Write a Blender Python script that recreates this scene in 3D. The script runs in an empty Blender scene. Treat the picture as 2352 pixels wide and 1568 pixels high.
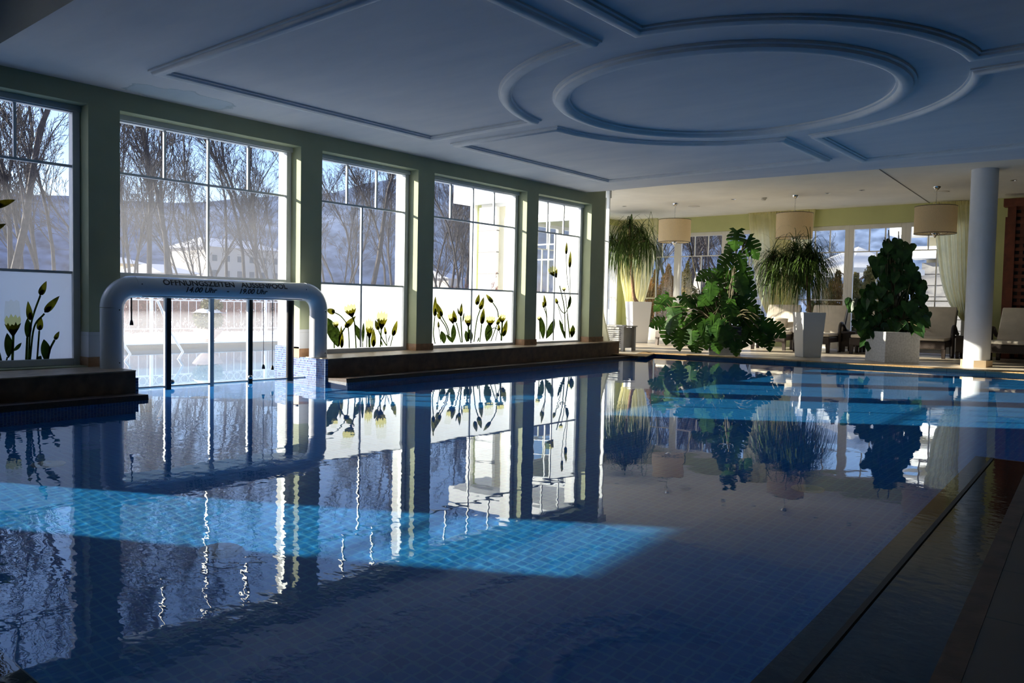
import bpy, bmesh, math, random
import numpy as np
from mathutils import Vector, Matrix, noise
S = bpy.context.scene
COL = S.collection
PI = math.pi
random.seed(7)

# ------------------------------------------------------------------ camera
F_PX, YAW, PITCH, ROLL = 1818.27, -0.692, 0.045, 0.020
CAM = Vector((9.04, 0.0, 1.017))
_fw = Vector((math.sin(YAW) * math.cos(PITCH), math.cos(YAW) * math.cos(PITCH), -math.sin(PITCH)))
_r = Vector((math.cos(YAW), -math.sin(YAW), 0))
_u = _r.cross(_fw)
R_ = _r * math.cos(ROLL) + _u * math.sin(ROLL)
U_ = -_r * math.sin(ROLL) + _u * math.cos(ROLL)
cd = bpy.data.cameras.new('camera')
cam = bpy.data.objects.new('camera', cd)
COL.objects.link(cam)
cam.matrix_world = Matrix(((R_.x, U_.x, -_fw.x, CAM.x), (R_.y, U_.y, -_fw.y, CAM.y), (R_.z, U_.z, -_fw.z, CAM.z), (0, 0, 0, 1)))
cd.sensor_width = 36.0
cd.lens = 36.0 * F_PX / 2352
cd.clip_end = 3000
S.camera = cam


def at(px, py, axis, val):
    """the point of the plane x/y/z = val (axis 0/1/2) that a surveyed image point lies on"""
    d = R_ * ((px - 1176) / F_PX) + U_ * (-(py - 784) / F_PX) + _fw
    return CAM + d * ((val - CAM[axis]) / d[axis])


def ax(px, py, v): return at(px, py, 0, v)
def ay(px, py, v): return at(px, py, 1, v)
def az(px, py, v): return at(px, py, 2, v)


# ------------------------------------------------------------------ materials
def newmat(name):
    m = bpy.data.materials.new(name)
    m.use_nodes = True
    nt = m.node_tree
    nt.nodes.clear()
    out = nt.nodes.new('ShaderNodeOutputMaterial')
    return m, nt, out


def N(nt, typ, **kw):
    n = nt.nodes.new(typ)
    for k, v in kw.items():
        if k.startswith('i_'):
            n.inputs[k[2:].replace('_', ' ')].default_value = v
        else:
            setattr(n, k, v)
    return n


def c4(c): return (c[0], c[1], c[2], 1)


def vary(nt, col, scale, amt, col2=None, detail=4):
    tc = N(nt, 'ShaderNodeTexCoord')
    ns = N(nt, 'ShaderNodeTexNoise', i_Scale=scale, i_Detail=detail)
    nt.links.new(tc.outputs['Object'], ns.inputs['Vector'])
    rp = N(nt, 'ShaderNodeValToRGB')
    rp.color_ramp.elements[0].position = 0.32
    rp.color_ramp.elements[1].position = 0.68
    rp.color_ramp.elements[0].color = c4([x * (1 - amt) for x in col])
    rp.color_ramp.elements[1].color = c4(col2 if col2 else [min(1, x * (1 + amt)) for x in col])
    nt.links.new(ns.outputs['Fac'], rp.inputs['Fac'])
    return rp.outputs['Color'], tc, ns


def M(name, col, rough=.6, metal=0, nz=None, col2=None, bump=None, spec=.5, coat=0):
    m, nt, out = newmat(name)
    p = N(nt, 'ShaderNodeBsdfPrincipled', i_Roughness=rough, i_Metallic=metal)
    p.inputs['Specular IOR Level'].default_value = spec
    p.inputs['Coat Weight'].default_value = coat
    if nz:
        c, tc, ns = vary(nt, col, nz[0], nz[1], col2)
        nt.links.new(c, p.inputs['Base Color'])
    else:
        p.inputs['Base Color'].default_value = c4(col)
    if bump:
        tc = N(nt, 'ShaderNodeTexCoord')
        b = N(nt, 'ShaderNodeTexNoise', i_Scale=bump[0], i_Detail=3)
        nt.links.new(tc.outputs['Object'], b.inputs['Vector'])
        bp = N(nt, 'ShaderNodeBump', i_Strength=bump[1], i_Distance=.01)
        nt.links.new(b.outputs['Fac'], bp.inputs['Height'])
        nt.links.new(bp.outputs['Normal'], p.inputs['Normal'])
    nt.links.new(p.outputs[0], out.inputs[0])
    return m


def Mtrans(name, col, fac=.5, nz=None, col2=None, tcol=None, rough=.7, spec=.3):
    """cloth, leaf or film: part of the light passes through"""
    m, nt, out = newmat(name)
    p = N(nt, 'ShaderNodeBsdfPrincipled', i_Roughness=rough)
    p.inputs['Specular IOR Level'].default_value = spec
    t = N(nt, 'ShaderNodeBsdfTranslucent')
    if nz:
        c, tc, ns = vary(nt, col, nz[0], nz[1], col2)
        nt.links.new(c, p.inputs['Base Color'])
        if not tcol:
            nt.links.new(c, t.inputs['Color'])
    else:
        p.inputs['Base Color'].default_value = c4(col)
        t.inputs['Color'].default_value = c4(col)
    if tcol:
        t.inputs['Color'].default_value = c4(tcol)
    mx = N(nt, 'ShaderNodeMixShader')
    mx.inputs[0].default_value = fac
    nt.links.new(p.outputs[0], mx.inputs[1])
    nt.links.new(t.outputs[0], mx.inputs[2])
    nt.links.new(mx.outputs[0], out.inputs[0])
    return m


def Mtile(name, c1, c2, mortar, bw, bh, ms, axes, rough=.3, bias=0, offset=0.0, spec=.5, wob=0):
    m, nt, out = newmat(name)
    p = N(nt, 'ShaderNodeBsdfPrincipled', i_Roughness=rough)
    p.inputs['Specular IOR Level'].default_value = spec
    tc = N(nt, 'ShaderNodeTexCoord')
    sp = N(nt, 'ShaderNodeSeparateXYZ')
    cb = N(nt, 'ShaderNodeCombineXYZ')
    nt.links.new(tc.outputs['Object'], sp.inputs[0])
    nt.links.new(sp.outputs[axes[0]], cb.inputs[0])
    nt.links.new(sp.outputs[axes[1]], cb.inputs[1])
    b = N(nt, 'ShaderNodeTexBrick', offset=offset, offset_frequency=2, squash=1.0)
    b.inputs['Scale'].default_value = 1
    b.inputs['Brick Width'].default_value = bw
    b.inputs['Row Height'].default_value = bh
    b.inputs['Mortar Size'].default_value = ms
    b.inputs['Mortar Smooth'].default_value = .1
    b.inputs['Bias'].default_value = bias
    b.inputs['Color1'].default_value = c4(c1)
    b.inputs['Color2'].default_value = c4(c2)
    b.inputs['Mortar'].default_value = c4(mortar)
    nt.links.new(cb.outputs[0], b.inputs['Vector'])
    c = b.outputs['Color']
    if wob:
        ns = N(nt, 'ShaderNodeTexNoise', i_Scale=3.0, i_Detail=5)
        nt.links.new(tc.outputs['Object'], ns.inputs['Vector'])
        mx = N(nt, 'ShaderNodeMix', data_type='RGBA', blend_type='MULTIPLY')
        mx.inputs[0].default_value = wob
        nt.links.new(c, mx.inputs[6])
        nt.links.new(ns.outputs['Fac'], mx.inputs[7])
        c = mx.outputs[2]
    nt.links.new(c, p.inputs['Base Color'])
    nt.links.new(p.outputs[0], out.inputs[0])
    return m


def Mglass(name, tint=(.96, .98, .97), refl=1.0):
    m, nt, out = newmat(name)
    t = N(nt, 'ShaderNodeBsdfTransparent')
    t.inputs[0].default_value = c4(tint)
    g = N(nt, 'ShaderNodeBsdfGlossy', i_Roughness=0.0)
    f = N(nt, 'ShaderNodeLayerWeight', i_Blend=.5)
    pw = N(nt, 'ShaderNodeMath', operation='POWER')
    pw.inputs[1].default_value = 5
    nt.links.new(f.outputs['Facing'], pw.inputs[0])
    mu = N(nt, 'ShaderNodeMath', operation='MULTIPLY_ADD')
    mu.inputs[1].default_value = .9 * refl
    mu.inputs[2].default_value = .035 * refl
    nt.links.new(pw.outputs[0], mu.inputs[0])
    mx = N(nt, 'ShaderNodeMixShader')
    nt.links.new(mu.outputs[0], mx.inputs[0])
    nt.links.new(t.outputs[0], mx.inputs[1])
    nt.links.new(g.outputs[0], mx.inputs[2])
    nt.links.new(mx.outputs[0], out.inputs[0])
    return m


def Mwater(name):
    m, nt, out = newmat(name)
    g = N(nt, 'ShaderNodeBsdfGlass', i_Roughness=0.0, i_IOR=1.33)
    g.inputs['Color'].default_value = (.93, .98, 1, 1)
    tc = N(nt, 'ShaderNodeTexCoord')
    mp = N(nt, 'ShaderNodeMapping')
    mp.inputs['Scale'].default_value = (1, 1.6, 1)
    mp.inputs['Rotation'].default_value = (0, 0, .6)
    nt.links.new(tc.outputs['Object'], mp.inputs['Vector'])
    ns = N(nt, 'ShaderNodeTexNoise', i_Scale=11.0, i_Detail=2)
    nt.links.new(mp.outputs[0], ns.inputs['Vector'])
    big = N(nt, 'ShaderNodeTexNoise', i_Scale=.45, i_Detail=1)
    nt.links.new(tc.outputs['Object'], big.inputs['Vector'])
    rp = N(nt, 'ShaderNodeMapRange')
    rp.inputs['From Min'].default_value = .42; rp.inputs['From Max'].default_value = .66
    rp.inputs['To Min'].default_value = .10; rp.inputs['To Max'].default_value = 1.0
    nt.links.new(big.outputs['Fac'], rp.inputs['Value'])
    sp = N(nt, 'ShaderNodeSeparateXYZ')
    nt.links.new(tc.outputs['Object'], sp.inputs[0])
    r2 = N(nt, 'ShaderNodeMapRange')      # livelier water at the near end, by the overflow
    r2.inputs['From Min'].default_value = .9; r2.inputs['From Max'].default_value = 3.2
    r2.inputs['To Min'].default_value = 2.2; r2.inputs['To Max'].default_value = .28
    nt.links.new(sp.outputs[1], r2.inputs['Value'])
    mu = N(nt, 'ShaderNodeMath', operation='MULTIPLY')
    nt.links.new(rp.outputs[0], mu.inputs[0]); nt.links.new(r2.outputs[0], mu.inputs[1])
    r3 = N(nt, 'ShaderNodeMapRange')      # the film running over the overflow edge
    r3.inputs['From Min'].default_value = 8.0; r3.inputs['From Max'].default_value = 8.3
    r3.inputs['To Min'].default_value = 0; r3.inputs['To Max'].default_value = 2.5
    nt.links.new(sp.outputs[0], r3.inputs['Value'])
    ad = N(nt, 'ShaderNodeMath', operation='ADD')
    nt.links.new(mu.outputs[0], ad.inputs[0]); nt.links.new(r3.outputs[0], ad.inputs[1])
    mu = ad
    h = N(nt, 'ShaderNodeMath', operation='MULTIPLY')
    nt.links.new(ns.outputs['Fac'], h.inputs[0]); nt.links.new(mu.outputs[0], h.inputs[1])
    bp = N(nt, 'ShaderNodeBump', i_Strength=1.0, i_Distance=.0007)
    nt.links.new(h.outputs[0], bp.inputs['Height'])
    nt.links.new(bp.outputs['Normal'], g.inputs['Normal'])
    nt.links.new(g.outputs[0], out.inputs[0])
    return m


def Mceiling(name, stain):
    m, nt, out = newmat(name)
    p = N(nt, 'ShaderNodeBsdfPrincipled', i_Roughness=.85)
    p.inputs['Specular IOR Level'].default_value = .2
    tc = N(nt, 'ShaderNodeTexCoord')
    mp = N(nt, 'ShaderNodeMapping')
    mp.inputs['Scale'].default_value = (.35, 1.4, 1)
    nt.links.new(tc.outputs['Object'], mp.inputs['Vector'])
    ns = N(nt, 'ShaderNodeTexNoise', i_Scale=2.2, i_Detail=5, i_Roughness=.6)
    nt.links.new(mp.outputs[0], ns.inputs['Vector'])
    rp = N(nt, 'ShaderNodeValToRGB')
    rp.color_ramp.elements[0].position = .3
    rp.color_ramp.elements[1].position = .7
    rp.color_ramp.elements[0].color = (.62, .64, .68, 1)
    rp.color_ramp.elements[1].color = (.72, .72, .74, 1)
    nt.links.new(ns.outputs['Fac'], rp.inputs['Fac'])
    # old water stain by the wall
    sub = N(nt, 'ShaderNodeVectorMath', operation='SUBTRACT')
    sub.inputs[1].default_value = stain
    nt.links.new(tc.outputs['Object'], sub.inputs[0])
    sc = N(nt, 'ShaderNodeVectorMath', operation='MULTIPLY')
    sc.inputs[1].default_value = (1.9, .95, 0)
    nt.links.new(sub.outputs[0], sc.inputs[0])
    ln = N(nt, 'ShaderNodeVectorMath', operation='LENGTH')
    nt.links.new(sc.outputs[0], ln.inputs[0])
    n2 = N(nt, 'ShaderNodeTexNoise', i_Scale=3.0, i_Detail=6)
    nt.links.new(tc.outputs['Object'], n2.inputs['Vector'])
    ad = N(nt, 'ShaderNodeMath', operation='MULTIPLY_ADD')
    ad.inputs[1].default_value = .8
    nt.links.new(n2.outputs['Fac'], ad.inputs[0])
    nt.links.new(ln.outputs['Value'], ad.inputs[2])
    r2 = N(nt, 'ShaderNodeValToRGB')
    e = r2.color_ramp.elements
    e[0].position = .0
    e[0].color = (.80, .88, .92, 1)
    e[1].position = .92
    e[1].color = (.80, .88, .92, 1)
    x = e.new(.98); x.color = (.60, .68, .70, 1)
    x = e.new(1.0); x.color = (1, 1, 1, 1)
    nt.links.new(ad.outputs[0], r2.inputs['Fac'])
    mx = N(nt, 'ShaderNodeMix', data_type='RGBA', blend_type='MULTIPLY')
    mx.inputs[0].default_value = 1
    nt.links.new(rp.outputs[0], mx.inputs[6])
    nt.links.new(r2.outputs[0], mx.inputs[7])
    nt.links.new(mx.outputs[2], p.inputs['Base Color'])
    nt.links.new(p.outputs[0], out.inputs[0])
    return m


def Mwicker(name, col, col2):
    m, nt, out = newmat(name)
    p = N(nt, 'ShaderNodeBsdfPrincipled', i_Roughness=.5)
    tc = N(nt, 'ShaderNodeTexCoord')
    ck = N(nt, 'ShaderNodeTexChecker', i_Scale=55)
    nt.links.new(tc.outputs['Object'], ck.inputs['Vector'])
    ck.inputs['Color1'].default_value = c4(col)
    ck.inputs['Color2'].default_value = c4(col2)
    nt.links.new(ck.outputs['Color'], p.inputs['Base Color'])
    nt.links.new(p.outputs[0], out.inputs[0])
    return m


stain_c = az(430, 222, 3.3)
m_ceil = Mceiling('plaster_ceiling', (stain_c.x - .1, stain_c.y, 3.3))
m_ceil2 = M('cream_ceiling', (.84, .82, .74), .9, spec=.2, nz=(1.5, .04))
m_mould = M('white_moulding', (.74, .75, .76), .7, spec=.3, nz=(6, .04))
m_green = M('sage_wall_paint', (.41, .445, .29), .8, spec=.25, nz=(3, .04))
m_olive = M('pale_olive_wall_paint', (.56, .58, .27), .8, spec=.25, nz=(2, .04))
m_whitewall = M('white_render', (.85, .84, .80), .9, nz=(4, .05))
m_dado = Mtile('white_wall_tiles', (.62, .64, .66), (.62, .64, .66), (.55, .56, .57), .6, .3, .004, (1, 2), .25)
m_basetile = M('brown_skirting_tile', (.36, .20, .10), .45, nz=(14, .25))
m_stone = M('brown_limestone', (.17, .10, .06), .55, nz=(9, .28), bump=(60, .12))
m_stonetop = M('worn_limestone_top', (.40, .30, .20), .45, nz=(9, .25))
m_granite = M('tan_granite_coping', (.42, .26, .11), .5, nz=(90, .5), bump=(90, .2))
m_coping_dark = M('dark_brown_coping', (.055, .03, .02), .45, nz=(50, .35))
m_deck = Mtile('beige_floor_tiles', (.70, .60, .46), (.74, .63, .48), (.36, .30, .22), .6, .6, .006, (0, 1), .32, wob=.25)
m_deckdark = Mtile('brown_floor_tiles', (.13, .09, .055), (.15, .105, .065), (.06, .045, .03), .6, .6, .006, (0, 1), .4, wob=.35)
m_pool_fl = Mtile('blue_floor_mosaic', (.008, .19, .56), (.014, .24, .63), (.05, .32, .64), .062, .062, .006, (0, 1), .3)
MOS = dict(c1=(.11, .22, .52), c2=(.025, .03, .13), mortar=(.42, .48, .56), bw=.03, bh=.03, ms=.0028, rough=.25, bias=-.1)
m_mos_yz = Mtile('blue_wall_mosaic_long', axes=(1, 2), **MOS)
m_mos_xz = Mtile('blue_wall_mosaic_end', axes=(0, 2), **MOS)
m_water = Mwater('clear_pool_water')
m_glass = Mglass('window_glass')
m_frame = M('white_window_frame', (.72, .74, .75), .45, nz=(5, .03))
m_frame2 = M('cream_door_frame', (.78, .76, .70), .45, nz=(5, .03))
m_film = Mtrans('frosted_film', (.86, .87, .88), .75, rough=.8)
def Mink(name, col, col2=None, scale=20):
    """printing ink on the film: it filters the daylight behind it"""
    m, nt, out = newmat(name)
    t = N(nt, 'ShaderNodeBsdfTransparent')
    d = N(nt, 'ShaderNodeBsdfDiffuse')
    if col2:
        c, tc, ns = vary(nt, col, scale, 0, col2)
        nt.links.new(c, t.inputs[0]); nt.links.new(c, d.inputs[0])
    else:
        t.inputs[0].default_value = c4(col); d.inputs[0].default_value = c4(col)
    mx = N(nt, 'ShaderNodeMixShader')
    mx.inputs[0].default_value = .06
    nt.links.new(t.outputs[0], mx.inputs[1]); nt.links.new(d.outputs[0], mx.inputs[2])
    nt.links.new(mx.outputs[0], out.inputs[0])
    return m


m_fl_dark = Mink('printed_stem_green', (.004, .008, .002), (.03, .05, .006), 24)
m_fl_bud = Mink('printed_bud_olive', (.012, .016, .002), (.17, .155, .01), 9)
m_fl_cream = Mink('printed_petal_cream', (.97, .96, .88))
m_fl_yellow = Mink('printed_petal_yellow', (.86, .80, .34))
m_pipe = M('white_plastic_pipe', (.74, .77, .80), .22, coat=.3)
m_letter = M('dark_brown_lettering', (.045, .03, .025), .5)
m_dkmetal = M('dark_bronze_metal', (.035, .032, .032), .35, metal=.3)
m_steel = M('brushed_steel', (.55, .56, .58), .25, metal=1.0, nz=(20, .1))
m_chrome = M('chrome', (.72, .72, .72), .08, metal=1.0)
m_black = M('black_rubber', (.015, .015, .016), .5)
m_chain = M('bead_chain', (.25, .25, .26), .3, metal=.9)
m_pot = M('white_lacquer_planter', (.80, .80, .79), .32)
m_concrete = M('light_concrete_planter', (.62, .62, .60), .85, nz=(30, .16), bump=(50, .2))
m_greypot = M('dark_grey_planter', (.028, .032, .038), .6, nz=(14, .2))
m_soil = M('potting_soil', (.05, .035, .022), .95, nz=(40, .5))
m_trunk = M('ringed_palm_trunk', (.34, .20, .11), .75, nz=(35, .4))
m_pony = Mtrans('strap_leaf_green', (.035, .075, .016), .35, nz=(9, .5), col2=(.10, .17, .03), rough=.4)
m_monst = Mtrans('split_leaf_green', (.018, .065, .014), .32, nz=(5, .4), col2=(.06, .15, .02), rough=.32)
m_heart = Mtrans('heart_leaf_green', (.014, .045, .016), .3, nz=(7, .4), col2=(.05, .13, .03), rough=.35)
m_stem = M('brown_green_stem', (.075, .062, .026), .7, nz=(25, .3))
m_stake = M('bamboo_stake', (.12, .09, .05), .7)
m_curtain = Mtrans('pale_lime_curtain', (.90, .86, .58), .66, nz=(4, .06), rough=.85)
m_curtainw = Mtrans('ivory_curtain', (.80, .78, .62), .5, rough=.85)
m_shade = Mtrans('beige_lamp_fabric', (.92, .82, .62), .62, nz=(60, .05), rough=.9)
m_bulb = M('frosted_candle_bulb', (.75, .72, .65), .4)
m_wick = Mwicker('dark_brown_wicker', (.045, .030, .024), (.02, .014, .011))
m_wick_lit = Mwicker('lit_grey_wicker', (.24, .20, .17), (.12, .10, .085))  # paler copy of the wicker, with the light on the leftmost chair put in
m_cush = M('cream_canvas_cushion', (.70, .63, .52), .9, nz=(6, .06), bump=(14, .35))
m_slat = M('grey_painted_wood', (.42, .42, .41), .55, nz=(5, .08))
m_redwood = M('red_brown_wood', (.15, .038, .015), .5, nz=(8, .25))
m_paper = M('magazine_paper', (.35, .35, .36), .4)
m_plastic = M('ivory_plastic', (.72, .70, .62), .5)
m_colm = M('white_column_plaster', (.72, .75, .80), .7, nz=(4, .03))
m_coltile = Mtile('column_base_tiles', (.62, .45, .27), (.75, .66, .50), (.5, .42, .32), .17, .3, .004, (0, 2), .4)
m_dark = M('dark_inner_wall', (.12, .11, .09), .85, nz=(1.5, .1))
# outside
m_snow = M('snow', (.86, .88, .92), .9, nz=(.8, .05), bump=(4, .3))
m_bark = M('grey_brown_bark', (.038, .031, .031), .9, nz=(6, .3))
m_bark2 = M('red_brown_twigs', (.23, .10, .075), .9, nz=(4, .3))
m_mount = M('hazy_blue_slope', (.04, .075, .15), .95, nz=(.10, .35), col2=(.15, .21, .33))  # spruce forest with the blue of distance haze put into its colour
m_pool_out = Mtile('pale_blue_outdoor_tiles', (.22, .50, .80), (.26, .55, .83), (.45, .68, .85), .1, .1, .006, (0, 1), .4)
m_fence = M('white_painted_iron', (.80, .80, .82), .4)
m_terra = M('pale_terracotta', (.62, .47, .40), .8, nz=(12, .15))
m_bush = M('dry_bush_foliage', (.12, .11, .05), .9, nz=(9, .5), col2=(.30, .27, .12))
m_thuja = Mtrans('thuja_orange_brown', (.10, .085, .02), .25, nz=(1.9, .5), col2=(.50, .24, .06), rough=.8)
m_thuja2 = Mtrans('thuja_olive_green', (.09, .11, .03), .25, nz=(2.1, .5), col2=(.46, .34, .10), rough=.8)
m_parasol = Mtrans('white_parasol_canvas', (.82, .80, .74), .35, rough=.9)
m_wood = M('brown_wood', (.09, .05, .03), .7)
m_house = M('pale_house_render', (.33, .30, .27), .9, nz=(.5, .08))
m_roof = M('hazy_snow_roof', (.42, .44, .50), .9)  # white snow, greyed by distance haze put into the colour
m_house2 = M('ochre_house_render', (.42, .32, .18), .9, nz=(.5, .08))
m_hwin = M('dark_house_window', (.05, .06, .08), .15)
m_grey = M('grey_cladding', (.20, .195, .185), .7, nz=(2, .06))
m_yellow = M('cream_house_render', (.76, .70, .50), .9, nz=(2, .04))


# ------------------------------------------------------------------ mesh builder
class MB:
    def __init__(s):
        s.v = []; s.f = []; s.mi = []; s.cur = 0

    def add(s, vs, fs):
        b = len(s.v)
        s.v.extend([tuple(x) for x in vs])
        for f in fs:
            s.f.append([b + i for i in f]); s.mi.append(s.cur)
        return s

    def box(s, x0, x1, y0, y1, z0, z1, rot=0, c=None):
        P = [(x, y, z) for z in (z0, z1) for x, y in ((x0, y0), (x1, y0), (x1, y1), (x0, y1))]
        if rot:
            cx, cy = c if c else ((x0 + x1) / 2, (y0 + y1) / 2)
            co, si = math.cos(rot), math.sin(rot)
            P = [(cx + (x - cx) * co - (y - cy) * si, cy + (x - cx) * si + (y - cy) * co, z) for x, y, z in P]
        return s.add(P, [(0, 3, 2, 1), (4, 5, 6, 7), (0, 1, 5, 4), (1, 2, 6, 5), (2, 3, 7, 6), (3, 0, 4, 7)])

    def hexa(s, P):  # 8 points: bottom 4 ccw, top 4
        return s.add(P, [(0, 3, 2, 1), (4, 5, 6, 7), (0, 1, 5, 4), (1, 2, 6, 5), (2, 3, 7, 6), (3, 0, 4, 7)])

    def prism(s, poly, z0, z1):
        n = len(poly)
        P = [(p[0], p[1], z0) for p in poly] + [(p[0], p[1], z1) for p in poly]
        F = [tuple(reversed(range(n))), tuple(range(n, 2 * n))]
        F += [(i, (i + 1) % n, n + (i + 1) % n, n + i) for i in range(n)]
        return s.add(P, F)

    def tube(s, pts, rad, n=8, cap=True, closed=False):
        pts = [Vector(p) for p in pts]
        k = len(pts)
        if not hasattr(rad, '__len__'):
            rad = [rad] * k
        ring = []
        prev = None
        for i, p in enumerate(pts):
            if closed:
                t = pts[(i + 1) % k] - pts[i - 1]
            else:
                t = pts[min(i + 1, k - 1)] - pts[max(i - 1, 0)]
            if t.length < 1e-9:
                t = Vector((0, 0, 1))
            t.normalize()
            if prev is None:
                a = Vector((0, 0, 1)) if abs(t.z) < .9 else Vector((1, 0, 0))
                a = (a - t * a.dot(t)).normalized()
            else:
                a = prev - t * prev.dot(t)
                if a.length < 1e-6:
                    a = t.orthogonal()
                a.normalize()
            prev = a
            b = t.cross(a)
            ring.append([p + (a * math.cos(2 * PI * j / n) + b * math.sin(2 * PI * j / n)) * rad[i] for j in range(n)])
        V = [q for r in ring for q in r]
        Fs = []
        m = k if closed else k - 1
        for i in range(m):
            i2 = (i + 1) % k
            for j in range(n):
                Fs.append((i * n + j, i * n + (j + 1) % n, i2 * n + (j + 1) % n, i2 * n + j))
        if cap and not closed:
            Fs.append(tuple(reversed(range(n))))
            Fs.append(tuple((k - 1) * n + j for j in range(n)))
        return s.add(V, Fs)

    def lathe(s, prof, c=(0, 0, 0), n=24, cap=True):
        V = []; Fs = []
        for r, z in prof:
            for j in range(n):
                a = 2 * PI * j / n
                V.append((c[0] + r * math.cos(a), c[1] + r * math.sin(a), c[2] + z))
        for i in range(len(prof) - 1):
            for j in range(n):
                Fs.append((i * n + j, i * n + (j + 1) % n, (i + 1) * n + (j + 1) % n, (i + 1) * n + j))
        if cap:
            Fs.append(tuple(reversed(range(n))))
            Fs.append(tuple((len(prof) - 1) * n + j for j in range(n)))
        return s.add(V, Fs)

    def sweep(s, path, prof, closed=True):
        """profile (offset to the right of travel, height) swept along a level polyline with mitred corners"""
        k = len(path)
        V = []; Fs = []
        n = len(prof)
        for i in range(k):
            p = Vector(path[i][:2])
            a = Vector(path[(i - 1) % k][:2]) if (closed or i > 0) else None
            b = Vector(path[(i + 1) % k][:2]) if (closed or i < k - 1) else None
            d1 = (p - a).normalized() if a is not None else (b - p).normalized()
            d2 = (b - p).normalized() if b is not None else d1
            n1 = Vector((d1.y, -d1.x)); n2 = Vector((d2.y, -d2.x))
            m = (n1 + n2)
            m = m / max(.3, m.dot(n1)) if m.length > 1e-6 else n1
            for o, h in prof:
                V.append((p.x + m.x * o, p.y + m.y * o, h))
        for i in range(k if closed else k - 1):
            i2 = (i + 1) % k
            for j in range(n - 1):
                Fs.append((i * n + j, i * n + j + 1, i2 * n + j + 1, i2 * n + j))
        if not closed:
            Fs.append(tuple(range(n)))
            Fs.append(tuple(reversed([(k - 1) * n + j for j in range(n)])))
        return s.add(V, Fs)

    def ball(s, c, r, n=10, sz=1.0):
        prof = [(max(1e-4, r * math.sin(PI * i / n)), -r * sz * math.cos(PI * i / n)) for i in range(n + 1)]
        return s.lathe(prof, c, n + 4)

    def build(s, name, mats, parent=None, smooth=False, off=None):
        me = bpy.data.meshes.new(name)
        v = s.v
        if off is not None:
            v = [(a - off[0], b - off[1], c - off[2]) for a, b, c in v]
        me.from_pydata(v, [], s.f)
        if not isinstance(mats, (list, tuple)):
            mats = [mats]
        for m in mats:
            me.materials.append(m)
        if len(mats) > 1:
            me.polygons.foreach_set('material_index', s.mi)
        bm = bmesh.new(); bm.from_mesh(me)
        bmesh.ops.recalc_face_normals(bm, faces=bm.faces)
        if smooth:
            for f in bm.faces:
                f.smooth = True
            for e in bm.edges:
                if len(e.link_faces) == 2 and e.calc_face_angle(0) > math.radians(50):
                    e.smooth = False
        bm.to_mesh(me); bm.free()
        o = bpy.data.objects.new(name, me)
        COL.objects.link(o)
        if parent is not None:
            o.parent = parent
        return o


def tag(o, label=None, cat=None, group=None, kind=None):
    if label: o['label'] = label
    if cat: o['category'] = cat
    if group: o['group'] = group
    if kind: o['kind'] = kind
    return o


def empty(name, loc=(0, 0, 0), rz=0):
    o = bpy.data.objects.new(name, None)
    COL.objects.link(o)
    o.location = loc
    o.rotation_euler = (0, 0, rz)
    o.empty_display_size = .1
    return o


def thing(name, label, cat, loc=(0, 0, 0), rz=0, group=None):
    return tag(empty(name, loc, rz), label, cat, group)


def struct(o, label=None, cat=None):
    return tag(o, label, cat, kind='structure')


def copy_tree(o, parent=None):
    c = o.copy()
    COL.objects.link(c)
    if parent is not None:
        c.parent = parent
    for ch in list(o.children):
        copy_tree(ch, c)
    return c


def bevel(o, w, seg=2):
    b = o.modifiers.new('bevel', 'BEVEL')
    b.width = w; b.segments = seg; b.limit_method = 'ANGLE'
    return o


def lerp(a, b, t): return a + (b - a) * t


def polyat(pts, t):
    """point at parameter t (0..1) of a list of points"""
    n = len(pts) - 1
    i = min(int(t * n), n - 1)
    u = t * n - i
    return pts[i].lerp(pts[i + 1], u)


def spline(pts, n=8):
    """Catmull-Rom through the points"""
    P = [Vector(p) for p in pts]
    P = [P[0] * 2 - P[1]] + P + [P[-1] * 2 - P[-2]]
    out = []
    for i in range(1, len(P) - 2):
        a, b, c, d = P[i - 1], P[i], P[i + 1], P[i + 2]
        for k in range(n):
            t = k / n
            out.append(.5 * ((2 * b) + (c - a) * t + (2 * a - 5 * b + 4 * c - d) * t * t + (3 * b - a - 3 * c + d) * t ** 3))
    out.append(P[-2])
    return out


exec_order = []
# ================================================================== ROOM SHELL
Y_BAY = 14.6
Z_C, Z_H = 3.30, 3.70            # pool ceiling, higher ceiling at both ends
OPEN = [(1.89, 3.69), (4.025, 6.404), (6.751, 8.56), (8.91, 11.26), (11.597, 13.34)]
Z_SILL, Z_HEAD = .27, 3.09
Y_END = 13.84


def ledge_front(y): return .70 - .047 * (y - 3.87)
def ledge_top(y): return .262 + .0055 * (y - 3.87)


# --- left window wall: green inside, white outside
w = MB()
OFFW = (-1.52, -.26, .90, 2.54)     # window beside the camera, out of the picture
ys = [-6.0] + [v for o in OPEN for v in o] + [Y_END]
for k in range(0, len(ys), 2):
    y0, y1 = ys[k], ys[k + 1]
    for (xa, xb, mi) in ((-.27, 0, 0), (-.51, -.27, 1)):
        w.cur = mi
        if k == 0:
            w.box(xa, xb, y0, OFFW[0], Z_SILL - .3, Z_H); w.box(xa, xb, OFFW[1], y1, Z_SILL - .3, Z_H)
            w.box(xa, xb, OFFW[0], OFFW[1], Z_SILL - .3, OFFW[2]); w.box(xa, xb, OFFW[0], OFFW[1], OFFW[3], Z_H)
        else:
            w.box(xa, xb, y0, y1, Z_SILL - .3, Z_H)
for (y0, y1) in OPEN:
    for (xa, xb, mi) in ((-.27, 0, 0), (-.51, -.27, 1)):
        w.cur = mi
        w.box(xa, xb, y0, y1, Z_HEAD, Z_H)
        if abs(y0 - 4.025) > .01:
            w.box(xa, xb, y0, y1, -.1, Z_SILL)
struct(w.build('wall_left', [m_green, m_whitewall]), 'sage green window wall along the left side of the pool', 'wall')

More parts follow.
